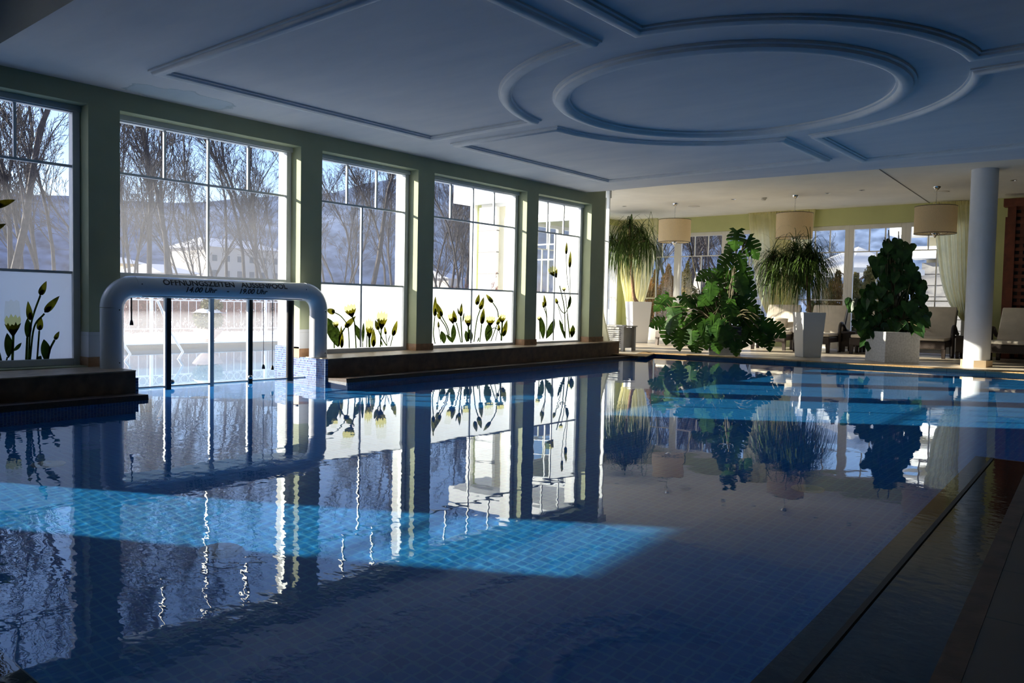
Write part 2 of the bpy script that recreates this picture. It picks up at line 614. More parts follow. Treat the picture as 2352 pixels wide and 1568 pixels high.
# white dado tiles and brown skirting tiles on the piers
d = MB(); b = MB()
for k in range(2, len(ys), 2):
    y0, y1 = ys[k], ys[k + 1]
    zt = ledge_top(y0)
    if k in (2, 4):
        d.box(-.2, .008, y0 - .008, y1 + .008, zt + .10, .64)
    b.box(-.2, .014, y0 - .014, y1 + .014, zt - .02, zt + .105)
struct(d.build('trim_1', m_dado), 'white tile panels on the piers beside the pipe arch', 'tiles')
struct(b.build('baseboard_left', m_basetile), 'brown skirting tiles round the foot of the green piers', 'skirting')

# --- stone ledge under the windows
for i, (y0, y1, lab) in enumerate(((1.6, 3.87, 'brown stone ledge left of the passage to the outdoor pool'), (6.44, 14.16, 'brown stone ledge under the three right-hand flower windows'))):
    w = MB()
    f0, f1 = ledge_front(y0), ledge_front(y1)
    t0, t1 = ledge_top(y0), ledge_top(y1)
    w.cur = 0
    w.hexa([(-.2, y0, -.05), (f0, y0, -.05), (f1, y1, -.05), (-.2, y1, -.05), (-.2, y0, t0 - .012), (f0, y0, t0 - .012), (f1, y1, t1 - .012), (-.2, y1, t1 - .012)])
    w.cur = 1
    w.hexa([(-.2, y0, t0 - .012), (f0 + .012, y0, t0 - .012), (f1 + .012, y1, t1 - .012), (-.2, y1, t1 - .012), (-.2, y0, t0), (f0 + .012, y0, t0), (f1 + .012, y1, t1), (-.2, y1, t1)])
    struct(w.build('trim_%d' % (2 + i), [m_stone, m_stonetop]), lab, 'ledge')
    # low coping at the waterline
    w = MB()
    n = 10
    ya, yb = (y0, y1 - .06) if i == 0 else (y0 - .02, y1 + .10)
    for q in range(n):
        p0, p1 = lerp(ya, yb, q / n), lerp(ya, yb, (q + 1) / n)
        fa, fb = ledge_front(p0), ledge_front(p1)
        w.hexa([(fa - .1, p0, -.07), (fa + .42, p0, -.07), (fb + .42, p1, -.07), (fb - .1, p1, -.07), (fa - .1, p0, .02), (fa + .40, p0, .045), (fb + .40, p1, .045), (fb - .1, p1, .02)])
    struct(w.build('trim_%d' % (4 + i), m_coping_dark), ('dark brown waterline coping left of the passage' if i == 0 else 'dark brown waterline coping under the right-hand ledge'), 'coping')
    # mosaic wall below it
    w = MB()
    w.hexa([(-.2, y0, -1.45), (f0 + .40, y0, -1.45), (f1 + .40, y1, -1.45), (-.2, y1, -1.45), (-.2, y0, -.07), (f0 + .40, y0, -.07), (f1 + .40, y1, -.07), (-.2, y1, -.07)])
    o = w.build('wall_pool_left' if i == 0 else 'wall_pool_left_far', m_mos_yz)
    struct(o, 'blue mosaic pool wall under the ledge %s' % ('left of the passage' if i == 0 else 'right of the passage'), 'pool wall')
    o.cycles.is_caustics_receiver = True
# mosaic cheeks of the passage
w = MB()
w.box(-.56, .0, 6.396, 6.45, -1.45, .405)
w.box(.0, ledge_front(6.4) - .005, 6.396, 6.45, -1.45, .268)
w.box(-.56, .0, 3.9, 4.03, -1.45, .26)
w.box(.0, ledge_front(3.9), 3.865, 3.90, -1.45, .18)
struct(w.build('trim_6', m_mos_xz), 'blue and white mosaic cheek wall of the passage', 'mosaic')

# --- ceilings
e = [az(1385, 439, Z_C), az(1533, 425, Z_C), az(1852, 400.5, Z_C), az(2352, 364.5, Z_C)]
s_ = (e[3].y - e[1].y) / (e[3].x - e[1].x)
poly = [(-.05, 2.63)] + [(12.2, 2.45), (12.2, e[3].y + s_ * (12.2 - e[3].x))] + [(p.x, p.y) for p in reversed(e)] + [(-.05, e[0].y - .03)]
w = MB(); w.prism(poly, Z_C, Z_H + .1)
struct(w.build('ceiling', m_ceil), 'lowered plaster ceiling over the pool with moulded panels', 'ceiling')
w = MB(); w.box(-.52, 12.2, -6.2, Y_BAY, Z_H, Z_H + .25); w.box(-4.4, 12.2, Y_BAY, 21.5, Z_H, Z_H + .25)
struct(w.build('ceiling_far', m_ceil2), 'higher cream ceiling over the lounge', 'ceiling')

# --- ceiling mouldings
RC = (5.263, 8.054); R1 = 1.75; R2 = 2.357
PROF = [(-.075, Z_C + .01), (-.075, Z_C - .018), (-.055, Z_C - .022), (-.05, Z_C - .04), (-.02, Z_C - .052), (.02, Z_C - .055), (.045, Z_C - .046), (.055, Z_C - .02), (.075, Z_C - .015), (.075, Z_C + .01)]
ring = [(RC[0] + R1 * math.cos(-2 * PI * i / 96), RC[1] + R1 * math.sin(-2 * PI * i / 96)) for i in range(96)]
w = MB(); w.sweep(ring, [(a * 1.28, Z_C + (h - Z_C) * 1.35) for a, h in PROF])
struct(w.build('trim_7', m_mould, smooth=True), 'round ceiling moulding at the centre of the panels', 'moulding')


def panel(x0, x1, y0, y1, corner):
    """rectangle with the corner nearest the ring cut out by a circle of radius R2"""
    cx, cy = RC
    k = 28
    def arc(a0, a1): return [(cx + R2 * math.cos(lerp(a0, a1, i / k)), cy + R2 * math.sin(lerp(a0, a1, i / k))) for i in range(k + 1)]
    if corner == 'ne':   # panel lies south-west of the ring
        yA = cy - math.sqrt(R2 ** 2 - (x1 - cx) ** 2); xA = cx - math.sqrt(R2 ** 2 - (y1 - cy) ** 2)
        return [(x0, y0), (x1, y0)] + list(reversed(arc(math.atan2(y1 - cy, xA - cx) % (2 * PI), math.atan2(yA - cy, x1 - cx) % (2 * PI)))) + [(x0, y1)]
    if corner == 'se':   # panel lies north-west
        xA = cx - math.sqrt(R2 ** 2 - (y0 - cy) ** 2); yA = cy + math.sqrt(R2 ** 2 - (x1 - cx) ** 2)
        return [(x0, y0)] + arc(math.atan2(y0 - cy, xA - cx) % (2 * PI), math.atan2(yA - cy, x1 - cx) % (2 * PI)) + [(x1, y1), (x0, y1)]
    if corner == 'nw':   # south-east
        yA = cy - math.sqrt(R2 ** 2 - (x0 - cx) ** 2); xA = cx + math.sqrt(R2 ** 2 - (y1 - cy) ** 2)
        return [(x0, y0), (x1, y0), (x1, y1)] + list(reversed(arc(math.atan2(yA - cy, x0 - cx), math.atan2(y1 - cy, xA - cx))))
    xA = cx + math.sqrt(R2 ** 2 - (y0 - cy) ** 2); yA = cy + math.sqrt(R2 ** 2 - (x0 - cx) ** 2)
    return [(x1, y0), (x1, y1), (x0, y1)] + list(reversed(arc(math.atan2(y0 - cy, xA - cx), math.atan2(yA - cy, x0 - cx))))


PAN = [(1.14, 5.12, 3.90, 7.70, 'ne', 'near left'), (1.17, 5.0, 8.20, 12.1, 'se', 'far left'), (5.58, 9.4, 3.90, 7.98, 'nw', 'near right'), (5.43, 9.4, 8.5, 12.45, 'sw', 'far right')]
for i, (x0, x1, y0, y1, cn, nm) in enumerate(PAN):
    w = MB(); w.sweep(panel(x0, x1, y0, y1, cn), PROF)
    struct(w.build('trim_%d' % (8 + i), m_mould, smooth=True), 'moulded ceiling panel border with a curved corner, %s of the four' % nm, 'moulding')

# --- far wall with glazed doors
Y_F = 21.2
LEAF = [(-3.72, -2.27), (-2.27, -.77), (-.77, .68), (1.25, 2.62), (2.62, 3.96), (3.96, 5.35)]
Z_D = 3.26
w = MB()
w.box(-4.4, 12.2, Y_F, Y_F + .3, Z_D, Z_H)
for x0, x1 in ((-4.4, -3.72), (.68, 1.25), (5.35, 12.2)):
    w.box(x0, x1, Y_F, Y_F + .3, -.2, Z_D)
struct(w.build('wall_far', m_olive), 'pale olive far wall above the glazed doors', 'wall')


def glazed(name, label, cat, plane, a0, a1, z0, z1, depth, fw, rows, split_top, split_low, mat, inward, foot=.0, kindn='structure'):
    """frame, bars and pane; plane = ('x' or 'y', value of the room-side face); inward = direction of the outside"""
    axn, v = plane
    root = empty(name, (v, (a0 + a1) / 2, z0) if axn == 'x' else ((a0 + a1) / 2, v, z0))
    tag(root, label, cat, kind=kindn)
    off = root.location
    def bx(mb, u0, u1, q0, q1, zz0, zz1):
        d0, d1 = sorted((v + inward * u0, v + inward * u1))
        if axn == 'x': mb.box(d0, d1, q0, q1, zz0, zz1)
        else: mb.box(q0, q1, d0, d1, zz0, zz1)
    f = MB()
    bx(f, 0, depth, a0, a0 + fw, z0, z1); bx(f, 0, depth, a1 - fw, a1, z0, z1)
    bx(f, 0, depth, a0 + fw, a1 - fw, z1 - fw, z1); bx(f, 0, depth, a0 + fw, a1 - fw, z0, z0 + max(fw, foot))
    bevel(f.build('frame', mat, root, off=off), .006)
    m = MB()
    bw = .014
    for z in rows:
        bx(m, .026, depth - .026, a0 + fw, a1 - fw, z - bw, z + bw)
    if split_top:
        zt = max(rows)
        for k in range(1, split_top):
            y = lerp(a0 + fw, a1 - fw, k / split_top)
            bx(m, .028, depth - .028, y - bw, y + bw, zt + bw, z1 - fw)
    for (ya, za, zb) in split_low:
        cuts = [za] + [z for z in sorted(rows) if za < z < zb] + [zb]
        for zc, zd_ in zip(cuts, cuts[1:]):
            bx(m, .028, depth - .028, ya - bw, ya + bw, zc + bw, zd_ - bw)
    m.build('glazing_bars', mat, root, off=off)
    g = MB()
    bx(g, depth * .5 - .003, depth * .5 + .003, a0 + fw * .9, a1 - fw * .9, z0 + fw * .9, z1 - fw * .9)
    g.build('pane', m_glass, root, off=off)
    return root


zr1, zr2 = 2.575, 1.335
for i, (x0, x1) in enumerate(LEAF):
    mid = (x0 + x1) / 2
    low = [(mid, zr2, zr1)] + ([(mid, .45, zr2)] if i in (0, 1, 5) else [])
    glazed('door_%d' % (i + 1), 'white glazed terrace door, number %d from the left in the far wall' % (i + 1), 'door', ('y', Y_F + .06), x0, x1, .06, Z_D, .09, .11, [zr1, zr2], 3, low, m_frame2, 1, foot=.42)

# --- bay on the left beyond the window wall
X_B, Y_B = -4.1, 14.6
w = MB()
w.cur = 0
w.box(X_B - .15, X_B, Y_B, Y_F + .3, Z_D, Z_H)
w.box(X_B - .15, X_B, Y_B, 14.9, -.2, Z_D); w.box(X_B - .15, X_B, 20.95, Y_F + .3, -.2, Z_D)
w.cur = 1
w.box(X_B - .3, X_B - .15, Y_B - .1, Y_F + .5, Z_D, Z_H + .1)
w.box(X_B - .3, X_B - .15, Y_B - .1, 14.9, -.2, Z_D); w.box(X_B - .3, X_B - .15, 20.95, Y_F + .3, -.2, Z_D)
struct(w.build('wall_bay', [m_olive, m_whitewall]), 'side wall of the glazed bay', 'wall')
for i in range(4):
    y0, y1 = 14.9 + i * 1.5125, 14.9 + (i + 1) * 1.5125
    glazed('door_%d' % (7 + i), 'white glazed door in the side wall of the bay, number %d from the pool' % (i + 1), 'door', ('x', X_B - .04), y0, y1, .06, Z_D, .09, .09, [zr1, zr2], 3, [((y0 + y1) / 2, .3, zr1)], m_frame2, -1, foot=.2)
# front of the bay, seen from inside through the last two windows
w = MB()
w.cur = 0
w.box(X_B, -3.53, Y_B - .1, Y_B + .1, -.2, 3.40)
w.box(-3.53, -3.27, Y_B + .02, Y_B + .12, -.2, 3.40); w.box(-.80, -.52, Y_B - .02, Y_B + .12, -.2, 3.40)
w.box(-3.27, -.80, Y_B - .02, Y_B + .12, 3.05, 3.40)
w.box(X_B, -.42, Y_B - .02, Y_B + .12, 3.40, Z_H); w.box(-.51, -.36, 13.84, Y_B + .12, 3.56, Z_H); w.box(-.51, -.30, 13.84, Y_B + .12, -.2, .08)
w.cur = 1
for z in (.75, 1.27, 1.79, 2.31, 2.83):
    w.box(X_B - .004, -3.525, Y_B - .104, Y_B, z - .012, z + .012)
w.cur = 2
w.box(-3.529, -3.28, Y_B - .0, Y_B + .05, -.1, 3.40)
struct(w.build('wall_bay_front', [m_whitewall, m_grey, m_yellow]), 'white grooved outer wall of the bay seen through the windows', 'wall')
w = MB(); w.box(-4.5, -.52, 14.0, Y_B + .2, 3.48, 3.92)
struct(w.build('roof_bay', m_whitewall), 'white flat roof overhang of the bay outside', 'roof')
glazed('window_9', 'white bay window with two lights outside the last flower window', 'window', ('y', Y_B), -3.27, -.80, .2, 3.05, .09, .08, [2.45, 2.1], 4, [(-2.05, .3, 2.45)], m_frame, 1)
glazed('window_10', 'narrow window in the corner between the window wall and the bay', 'window', ('x', -.36), 13.85, Y_B - .02, .08, 3.56, .08, .03, [2.45], 0, [], m_frame, -1)

# --- remaining walls (dark side of the hall, behind the camera)
w = MB(); w.box(12.0, 12.3, -6.2, 21.5, -.2, Z_H)
struct(w.build('wall_right', m_dark), 'dim inner wall on the right', 'wall')
w = MB(); w.box(-.6, 12.3, -6.3, -6.0, -.2, Z_H)
struct(w.build('wall_near', m_dark), 'dim end wall of the hall', 'wall')

# --- deck, coping and pool basin
EDGE = [az(x, y, .03) for x, y in ((1452, 810.5), (1480, 810.5), (1507, 813), (1602, 818), (1697, 823), (1816, 829.5), (2000, 839), (2200, 849.5), (2352, 858.5))]
E2 = [(p.x, p.y) for p in EDGE] + [(8.6, EDGE[-1].y + .05), (12.0, EDGE[-1].y + .15)]
far_poly = [(-4.1, Y_BAY), (-.4, Y_BAY), (-.4, 14.16), (ledge_front(14.16) + .40, 14.16)] + E2[1:] + [(12.0, 21.2), (-4.1, 21.2)]
w = MB()
w.cur = 0; w.prism(far_poly, -.06, .06)
struct(w.build('floor', [m_deck]), 'beige tiled lounge floor beyond the pool', 'floor')
w = MB()
path = [(-.3, 14.2), (ledge_front(14.2) + .40, 14.18)] + E2[1:]
w.sweep(list(reversed(path)), [(-.02, -.05), (.035, -.05), (.055, -.02), (.055, .035), (.03, .066), (-.28, .066), (-.28, .05)], closed=False)
struct(w.build('trim_12', m_granite, smooth=True), 'speckled tan granite coping along the far pool edge', 'coping')


def gx(y): return 8.297 - .043 * (y - 2.3)      # overflow groove
def gy(y): return 8.585 - .058 * (y - 2.3)      # outer side of the gutter


Y_G = 6.5
w = MB()
# pool bottom and mosaic walls
w.box(-.5, 10.2, -1.4, 17.3, -1.05, -.90)
o = struct(w.build('floor_pool', m_pool_fl), 'blue mosaic pool bottom', 'pool floor')
o.cycles.is_caustics_receiver = True
w = MB()
w.prism([(p[0], p[1] + .02) for p in path[1:]] + [(12, 17.4), (0, 17.4)], -1.45, -.06)
o = struct(w.build('wall_pool_far', m_mos_xz), 'blue mosaic pool wall at the far end', 'pool wall')
o.cycles.is_caustics_receiver = True
w = MB()
w.hexa([(gx(-1) - .10, -1, -1.45), (9, -1, -1.45), (9, Y_G, -1.45), (gx(Y_G) - .10, Y_G, -1.45), (gx(-1) - .10, -1, -.03), (9, -1, -.03), (9, Y_G, -.03), (gx(Y_G) - .10, Y_G, -.03)])
w.box(8.62, 12, Y_G, 17, -1.45, -.03)
o = struct(w.build('wall_pool_right', m_mos_yz), 'blue mosaic pool wall on the right', 'pool wall')
o.cycles.is_caustics_receiver = True
w = MB(); w.box(6.35, 9, -.4, .80, -1.45, -.03); w.box(-.5, 9, -1.3, -.7, -1.45, .0); w.box(-.5, -.2, -.7, 1.6, -1.45, .02)
struct(w.build('wall_pool_near', m_mos_xz), 'blue mosaic pool wall at the near end', 'pool wall')
# overflow edge under a film of water, groove, wet strip
w = MB()
def strip(f0, f1, y0, y1, z0, z1):
    w.hexa([(f0(y0), y0, z0), (f1(y0), y0, z0), (f1(y1), y1, z0), (f0(y1), y1, z0), (f0(y0), y0, z1), (f1(y0), y0, z1), (f1(y1), y1, z1), (f0(y1), y1, z1)])
strip(lambda y: gx(y) - .11, lambda y: gx(y) - .012, .80, Y_G, -.06, -.012)
strip(lambda y: gx(y) + .012, gy, .80, Y_G, -.06, -.014)
w.cur = 1
strip(lambda y: gx(y) - .010, lambda y: gx(y) + .010, .80, Y_G, -.06, .007)
w.box(6.35, gx(.8) + .010, .668, .688, -.06, .007)
w.cur = 0
w.box(6.35, gx(.8) - .012, .69, .79, -.06, -.012)
w.box(6.35, gx(.8) - .012, .30, .665, -.06, -.014)
w.box(gx(Y_G) - .11, 8.62, Y_G, Y_G + .03, -.06, .0)
struct(w.build('trim_13', [m_coping_dark, m_black]), 'dark brown overflow edge of the pool under a film of water', 'coping')
w = MB()
strip(gy, lambda y: gy(y) + .07, -.2, Y_G + .03, -.06, .022)
w.box(6.28, 8.62, .16, .30, -.06, .022); w.box(6.28, 6.35, .30, .79, -.06, .022)
struct(w.build('trim_14', m_stone), 'brown stone rim beside the overflow gutter', 'coping')
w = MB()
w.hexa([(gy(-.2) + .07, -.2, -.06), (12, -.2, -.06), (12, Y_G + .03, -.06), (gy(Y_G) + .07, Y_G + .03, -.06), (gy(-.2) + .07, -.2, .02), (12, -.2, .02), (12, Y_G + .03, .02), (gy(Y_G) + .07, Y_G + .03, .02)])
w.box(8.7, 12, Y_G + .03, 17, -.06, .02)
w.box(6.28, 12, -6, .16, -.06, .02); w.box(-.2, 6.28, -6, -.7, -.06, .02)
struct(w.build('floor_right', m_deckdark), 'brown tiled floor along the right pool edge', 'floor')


# --- water
def water(name, xs, ys, amp, seed, label):
    """gently rippled surface; the grid is finer at the near end, where the ripples are short"""
    rnd = random.Random(seed)
    X, Y = np.meshgrid(np.array(xs), np.array(ys))
    Z = np.zeros_like(X)
    soft = .5 + .35 * np.sin(X * .9 + 1.3 * np.sin(Y * .5)) * np.sin(Y * .7 + X * .3 + 2) + .25 * np.sin(Y * 1.9 - X * 1.1)
    soft = np.clip(soft, .15, 1.2)
    for k in range(16):
        lam = rnd.choice((.17, .19, .22, .26, .3, .36, .45))
        a = rnd.uniform(0, 2 * PI); ph = rnd.uniform(0, 6.28); k_ = 2 * PI / lam
        Z += np.sin(k_ * (math.cos(a) * X + math.sin(a) * Y) + ph) * .26 * (.26 / lam if lam > .3 else 1) * amp * soft
    near = np.clip((4.2 - Y) / 1.6, 0, 1) * np.clip((8.2 - X) / .8, 0, 1) * np.clip((X - .1) / .4, 0, 1)
    for k in range(14):
        lam = rnd.uniform(.055, .10)
        a = rnd.gauss(1.1, .7); ph = rnd.uniform(0, 6.28); k_ = 2 * PI / lam
        Z += np.sin(k_ * (math.cos(a) * X + math.sin(a) * Y) + ph) * lam * NEAR_SLOPE / (2 * PI) * near * (.5 + .6 * soft)
    ny, nx = X.shape
    co = np.stack([X, Y, Z], -1).reshape(-1, 3)
    idx = np.arange(ny * nx).reshape(ny, nx)
    q = np.stack([idx[:-1, :-1], idx[:-1, 1:], idx[1:, 1:], idx[1:, :-1]], -1).reshape(-1, 4)
    me = bpy.data.meshes.new(name)
    me.vertices.add(len(co)); me.vertices.foreach_set('co', co.astype('f4').ravel())
    me.loops.add(q.size); me.loops.foreach_set('vertex_index', q.astype('i4').ravel())
    me.polygons.add(len(q))
    me.polygons.foreach_set('loop_start', np.arange(0, q.size, 4).astype('i4'))
    me.polygons.foreach_set('loop_total', np.full(len(q), 4, 'i4'))
    me.polygons.foreach_set('use_smooth', np.ones(len(q), bool))
    me.update(calc_edges=True)
    me.materials.append(m_water)
    o = bpy.data.objects.new(name, me)
    COL.objects.link(o)
    o.cycles.is_caustics_caster = True
    struct(o, label, 'water')
    return o


def steps(*segs):
    out = []
    for a, b, d in segs:
        n = max(1, int(round((b - a) / d)))
        out += [a + (b - a) * i / n for i in range(n)]
    return out + [segs[-1][1]]


NEAR_SLOPE = .0019
water('pool_water', steps((-6.7, 0, .09), (0, 7.6, .017), (7.6, 8.66, .03)), steps((-.75, 4.3, .016), (4.3, 17.1, .04)), .00017, 3, 'still blue pool water, indoors mirroring the windows and running on to the outdoor pool')

# ================================================================== WINDOWS OF THE LEFT WALL
XG = -.21
Z_T, Z_B = 2.44, 1.285


def split3(y0, y1, n): return n


def film(root, rects):
    g = MB(); off = root.location
    for (y0, y1, z0, z1) in rects:
        g.box(-.262, -.258, y0, y1, z0, z1)
    tag(g.build('frosted_film', m_film, root, off=off), 'white frosted privacy film')


WIN = []
glazed('window_6', 'window of the left wall beside the camera', 'window', ('x', XG), OFFW[0], OFFW[1], OFFW[2], OFFW[3], .085, .07, [2.02], 0, [], m_frame, -1)
TOPN = {0: 3, 1: 4, 2: 3, 3: 4, 4: 3}
LABW = {0: 'tall window with dark flower prints at the left edge', 1: 'wide window above the white pipe arch', 2: 'flower print window just right of the pipe arch', 3: 'flower print window showing the white bay outside', 4: 'flower print window nearest the lounge'}
for i, (y0, y1) in enumerate(OPEN):
    mid = (y0 + y1) / 2
    lab = LABW[i]
    if i == 1:
        root = glazed('window_%d' % (i + 1), lab, 'window', ('x', XG), y0, y1, 1.235, Z_HEAD, .085, .075, [Z_T], 4, [(mid, 1.29, Z_T)], m_frame, -1)
    else:
        root = glazed('window_%d' % (i + 1), (lab if lab != 'off' else 'window of the left wall beside the camera, number %d' % (i + 1)), 'window', ('x', XG), y0, y1, Z_SILL, Z_HEAD, .085, .075, [Z_T, Z_B], TOPN[i], [(mid, Z_SILL + .07, Z_T)], m_frame, -1)
        rects = [(y0 + .07, y1 - .07, Z_SILL + .07, Z_B)]
        if i == 4:
            rects.append((mid, y1 - .07, Z_B, Z_T))
        film(root, rects)
    # roller box under the head of the reveal
    h = MB(); h.box(XG + .001, XG + .03, y0, y1, Z_HEAD - .06, Z_HEAD)
    h.build('head_strip', m_frame, root, off=root.location)
    WIN.append(root)

XP = -.247        # the prints sit on the room face of the film


class Print:
    def __init__(s, ox, oy, sc):
        s.o = (ox, oy, sc); s.d = MB(); s.b = MB(); s.c = MB(); s.y = MB()

    def P(s, x, y, k=0):
        ox, oy, sc = s.o
        p = ax(ox + x / sc, oy + y / sc, XP + .0008 * k)
        return p

    def shape(s, mb, pts, k):
        q = [s.P(x, y, k) for x, y in pts]
        mb.add(q, [tuple(range(len(q)))])

    def stem(s, pts, wd=12):
        P2 = spline([Vector((x, y, 0)) for x, y in pts], 6)
        L = []; Rr = []
        for i, p in enumerate(P2):
            t = P2[min(i + 1, len(P2) - 1)] - P2[max(i - 1, 0)]
            t.normalize()
            n = Vector((-t.y, t.x, 0)) * wd / 2
            L.append(p + n); Rr.append(p - n)
        for i in range(len(P2) - 1):
            s.shape(s.d, [(L[i].x, L[i].y), (L[i + 1].x, L[i + 1].y), (Rr[i + 1].x, Rr[i + 1].y), (Rr[i].x, Rr[i].y)], 0)

    def _axis(s, base, tip):
        b = Vector(base); t = Vector(tip)
        return b, t - b, Vector((-(t - b).y, (t - b).x)).normalized()

    def almond(s, mb, base, tip, wd, bulge=.38, k=1, bend=0):
        b, d, n = s._axis(base, tip)
        A = []; B = []
        for i in range(11):
            t = i / 10
            w_ = wd / 2 * (math.sin(PI * t ** (math.log(.5) / math.log(bulge))) ** .8 if 0 < t < 1 else 0.03)
            c = b + d * t + n * bend * wd * math.sin(PI * t)
            A.append(c + n * w_); B.append(c - n * w_)
        s.shape(mb, [(p.x, p.y) for p in A] + [(p.x, p.y) for p in reversed(B)], k)

    def bud(s, base, tip, wd):
        s.almond(s.b, base, tip, wd, .34, 2)
        b, d, n = s._axis(base, tip)
        q = b + d * .42
        s.almond(s.d, base, (q.x + n.x * wd * .12, q.y + n.y * wd * .12), wd * .62, .5, 3)

    def leaf(s, base, tip, wd, bend=.1):
        s.almond(s.d, base, tip, wd, .5, 1, bend)

    def bloom(s, base, tip, wd):
        b, d, n = s._axis(base, tip)
        pts = [(0, .06), (.25, .42), (.42, .5), (.75, .46), (.95, .42), (1.0, .25), (.95, .1), (1.02, -.05), (.96, -.2), (.98, -.38), (.75, -.45), (.42, -.5), (.25, -.42), (0, -.06)]
        s.shape(s.c, [tuple(b + d * t + n * wd * u) for t, u in pts], 1)
        yel = [(0, .05), (.25, .40), (.46, .49), (.56, .42), (.50, .30), (.60, .18), (.52, .05), (.62, -.08), (.50, -.22), (.58, -.35), (.46, -.48), (.25, -.40), (0, -.05)]
        s.shape(s.y, [tuple(b + d * t + n * wd * u) for t, u in yel], 1.5)
        cal = [(0, .05), (.2, .34), (.36, .50), (.33, .36), (.30, .28), (.40, .18), (.30, .08), (.34, -.06), (.28, -.16), (.38, -.28), (.31, -.36), (.36, -.5), (.2, -.34), (0, -.05)]
        s.shape(s.b, [tuple(b + d * t + n * wd * u) for t, u in cal], 2)
        cal = [(0, .05), (.14, .24), (.22, .22), (.18, 0), (.24, -.2), (.14, -.24), (0, -.05)]
        s.shape(s.d, [tuple(b + d * t + n * wd * u) for t, u in cal], 3)

    def build(s, root):
        o = MB()
        for i, mb in enumerate((s.d, s.b, s.c, s.y)):
            o.cur = i; o.add(mb.v, mb.f)
        ob = o.build('flower_print', [m_fl_dark, m_fl_bud, m_fl_cream, m_fl_yellow], root, off=root.location)
        tag(ob, 'printed flower stems and buds')


p = Print(0, 440, 3.822)
p.bud((350, 910), (408, 785), 62); p.stem([(355, 910), (300, 1060), (268, 1200), (250, 1490)], 18)
p.bud((390, 1060), (522, 915), 66); p.stem([(390, 1070), (300, 1190), (262, 1490)], 18)
p.bud((265, 1130), (245, 960), 58); p.leaf((240, 1290), (240, 1110), 66); p.stem([(240, 1280), (230, 1490)], 22)
p.bud((345, 1220), (360, 1095), 60); p.stem([(345, 1220), (325, 1480)], 17)
p.bloom((115, 1270), (105, 950), 150); p.stem([(117, 1250), (108, 1500)], 24)
p.leaf((75, 1460), (62, 1240), 78); p.stem([(65, 1450), (50, 1510)], 14); p.leaf((115, 1400), (190, 1325), 34)
p.leaf((400, 1485), (385, 1295), 88); p.bud((480, 1300), (520, 1225), 40); p.stem([(480, 1300), (440, 1380), (420, 1470)], 20)
p.leaf((320, 1490), (362, 1440), 44); p.stem([(-40, 1300), (0, 1440), (15, 1510)], 18)
p.bud((-60, 130), (136, 72), 68); p.bud((-60, 330), (54, 283), 46)
p.build(WIN[0])
p = Print(730, 640, 8.709)
p.bud((345, 680), (158, 610), 120); p.stem([(345, 680), (450, 740), (560, 870), (610, 1000), (630, 1385)], 22)
p.leaf((410, 1370), (150, 760), 250, .12); p.bloom((690, 770), (575, 330), 250); p.stem([(690, 760), (735, 900), (765, 1385)], 26)
p.bud((540, 980), (760, 745), 115); p.stem([(540, 980), (450, 1150), (420, 1350)], 30)
p.bud((480, 1390), (465, 935), 92); p.leaf((845, 1240), (745, 910), 115); p.leaf((900, 1290), (915, 870), 62, 0); p.stem([(900, 1280), (900, 1370)], 18)
p.bloom((1030, 1220), (1030, 500), 165); p.stem([(1030, 1200), (1035, 1370)], 44); p.stem([(985, 1100), (980, 1370)], 20)
p.bud((1110, 1370), (1115, 990), 104); p.bloom((1270, 1020), (1310, 390), 225); p.stem([(1270, 1010), (1250, 1360)], 26)
p.bud((1215, 1030), (1150, 825), 92); p.stem([(1215, 1030), (1290, 1200), (1380, 1340)], 24)
p.bud((1360, 1120), (1335, 950), 54); p.stem([(1360, 1120), (1385, 1340)], 16)
p.bud((1500, 1150), (1590, 830), 98); p.stem([(1500, 1150), (1450, 1350)], 18)
p.bloom((375, 985), (330, 750), 130); p.leaf((1395, 1290), (1455, 1095), 18, 0); p.stem([(325, 1250), (330, 1390)], 26)
p.leaf((1290, 1350), (1255, 1220), 34)
p.build(WIN[2])
p = Print(980, 390, 3.733)
p.bud((70, 1260), (75, 1080), 38); p.stem([(70, 1260), (58, 1400), (72, 1490)], 9)
p.bud((130, 1260), (85, 1140), 46); p.stem([(130, 1255), (180, 1350), (195, 1420)], 9)
p.bud((120, 1280), (85, 1230), 27); p.stem([(120, 1280), (165, 1350), (190, 1440)], 9)
p.bud((103, 1355), (100, 1295), 20); p.stem([(103, 1355), (122, 1480)], 6); p.leaf((150, 1490), (125, 1380), 52)
p.leaf((222, 1482), (230, 1320), 46); p.leaf((222, 1482), (165, 1410), 30); p.bloom((228, 1320), (190, 1165), 66)
p.bud((245, 1310), (230, 1200), 42); p.stem([(255, 1310), (275, 1390), (295, 1480)], 9)
p.bud((292, 1260), (300, 1140), 31); p.stem([(292, 1260), (305, 1480)], 11); p.bud((278, 1240), (265, 1180), 15); p.leaf((308, 1310), (320, 1220), 12)
p.bloom((358, 1345), (355, 1170), 74); p.stem([(358, 1340), (358, 1470)], 13); p.leaf((345, 1478), (335, 1375), 40); p.leaf((380, 1475), (368, 1365), 38)
p.stem([(385, 1270), (380, 1380)], 6)
p.bud((428, 1160), (450, 1065), 38); p.bud((458, 1200), (490, 1090), 40); p.stem([(458, 1200), (430, 1290), (405, 1475)], 9)
p.bud((472, 1325), (490, 1182), 42); p.stem([(472, 1325), (455, 1475)], 9); p.leaf((435, 1478), (450, 1430), 12)
p.bloom((545, 1340), (548, 1190), 84); p.leaf((515, 1472), (535, 1310), 66)
p.bud((568, 1140), (508, 1065), 36); p.stem([(568, 1140), (605, 1200), (615, 1265)], 9)
p.bud((602, 1330), (640, 1250), 32); p.stem([(602, 1330), (550, 1470)], 8); p.bloom((648, 1315), (645, 1180), 66); p.stem([(648, 1310), (640, 1465)], 14)
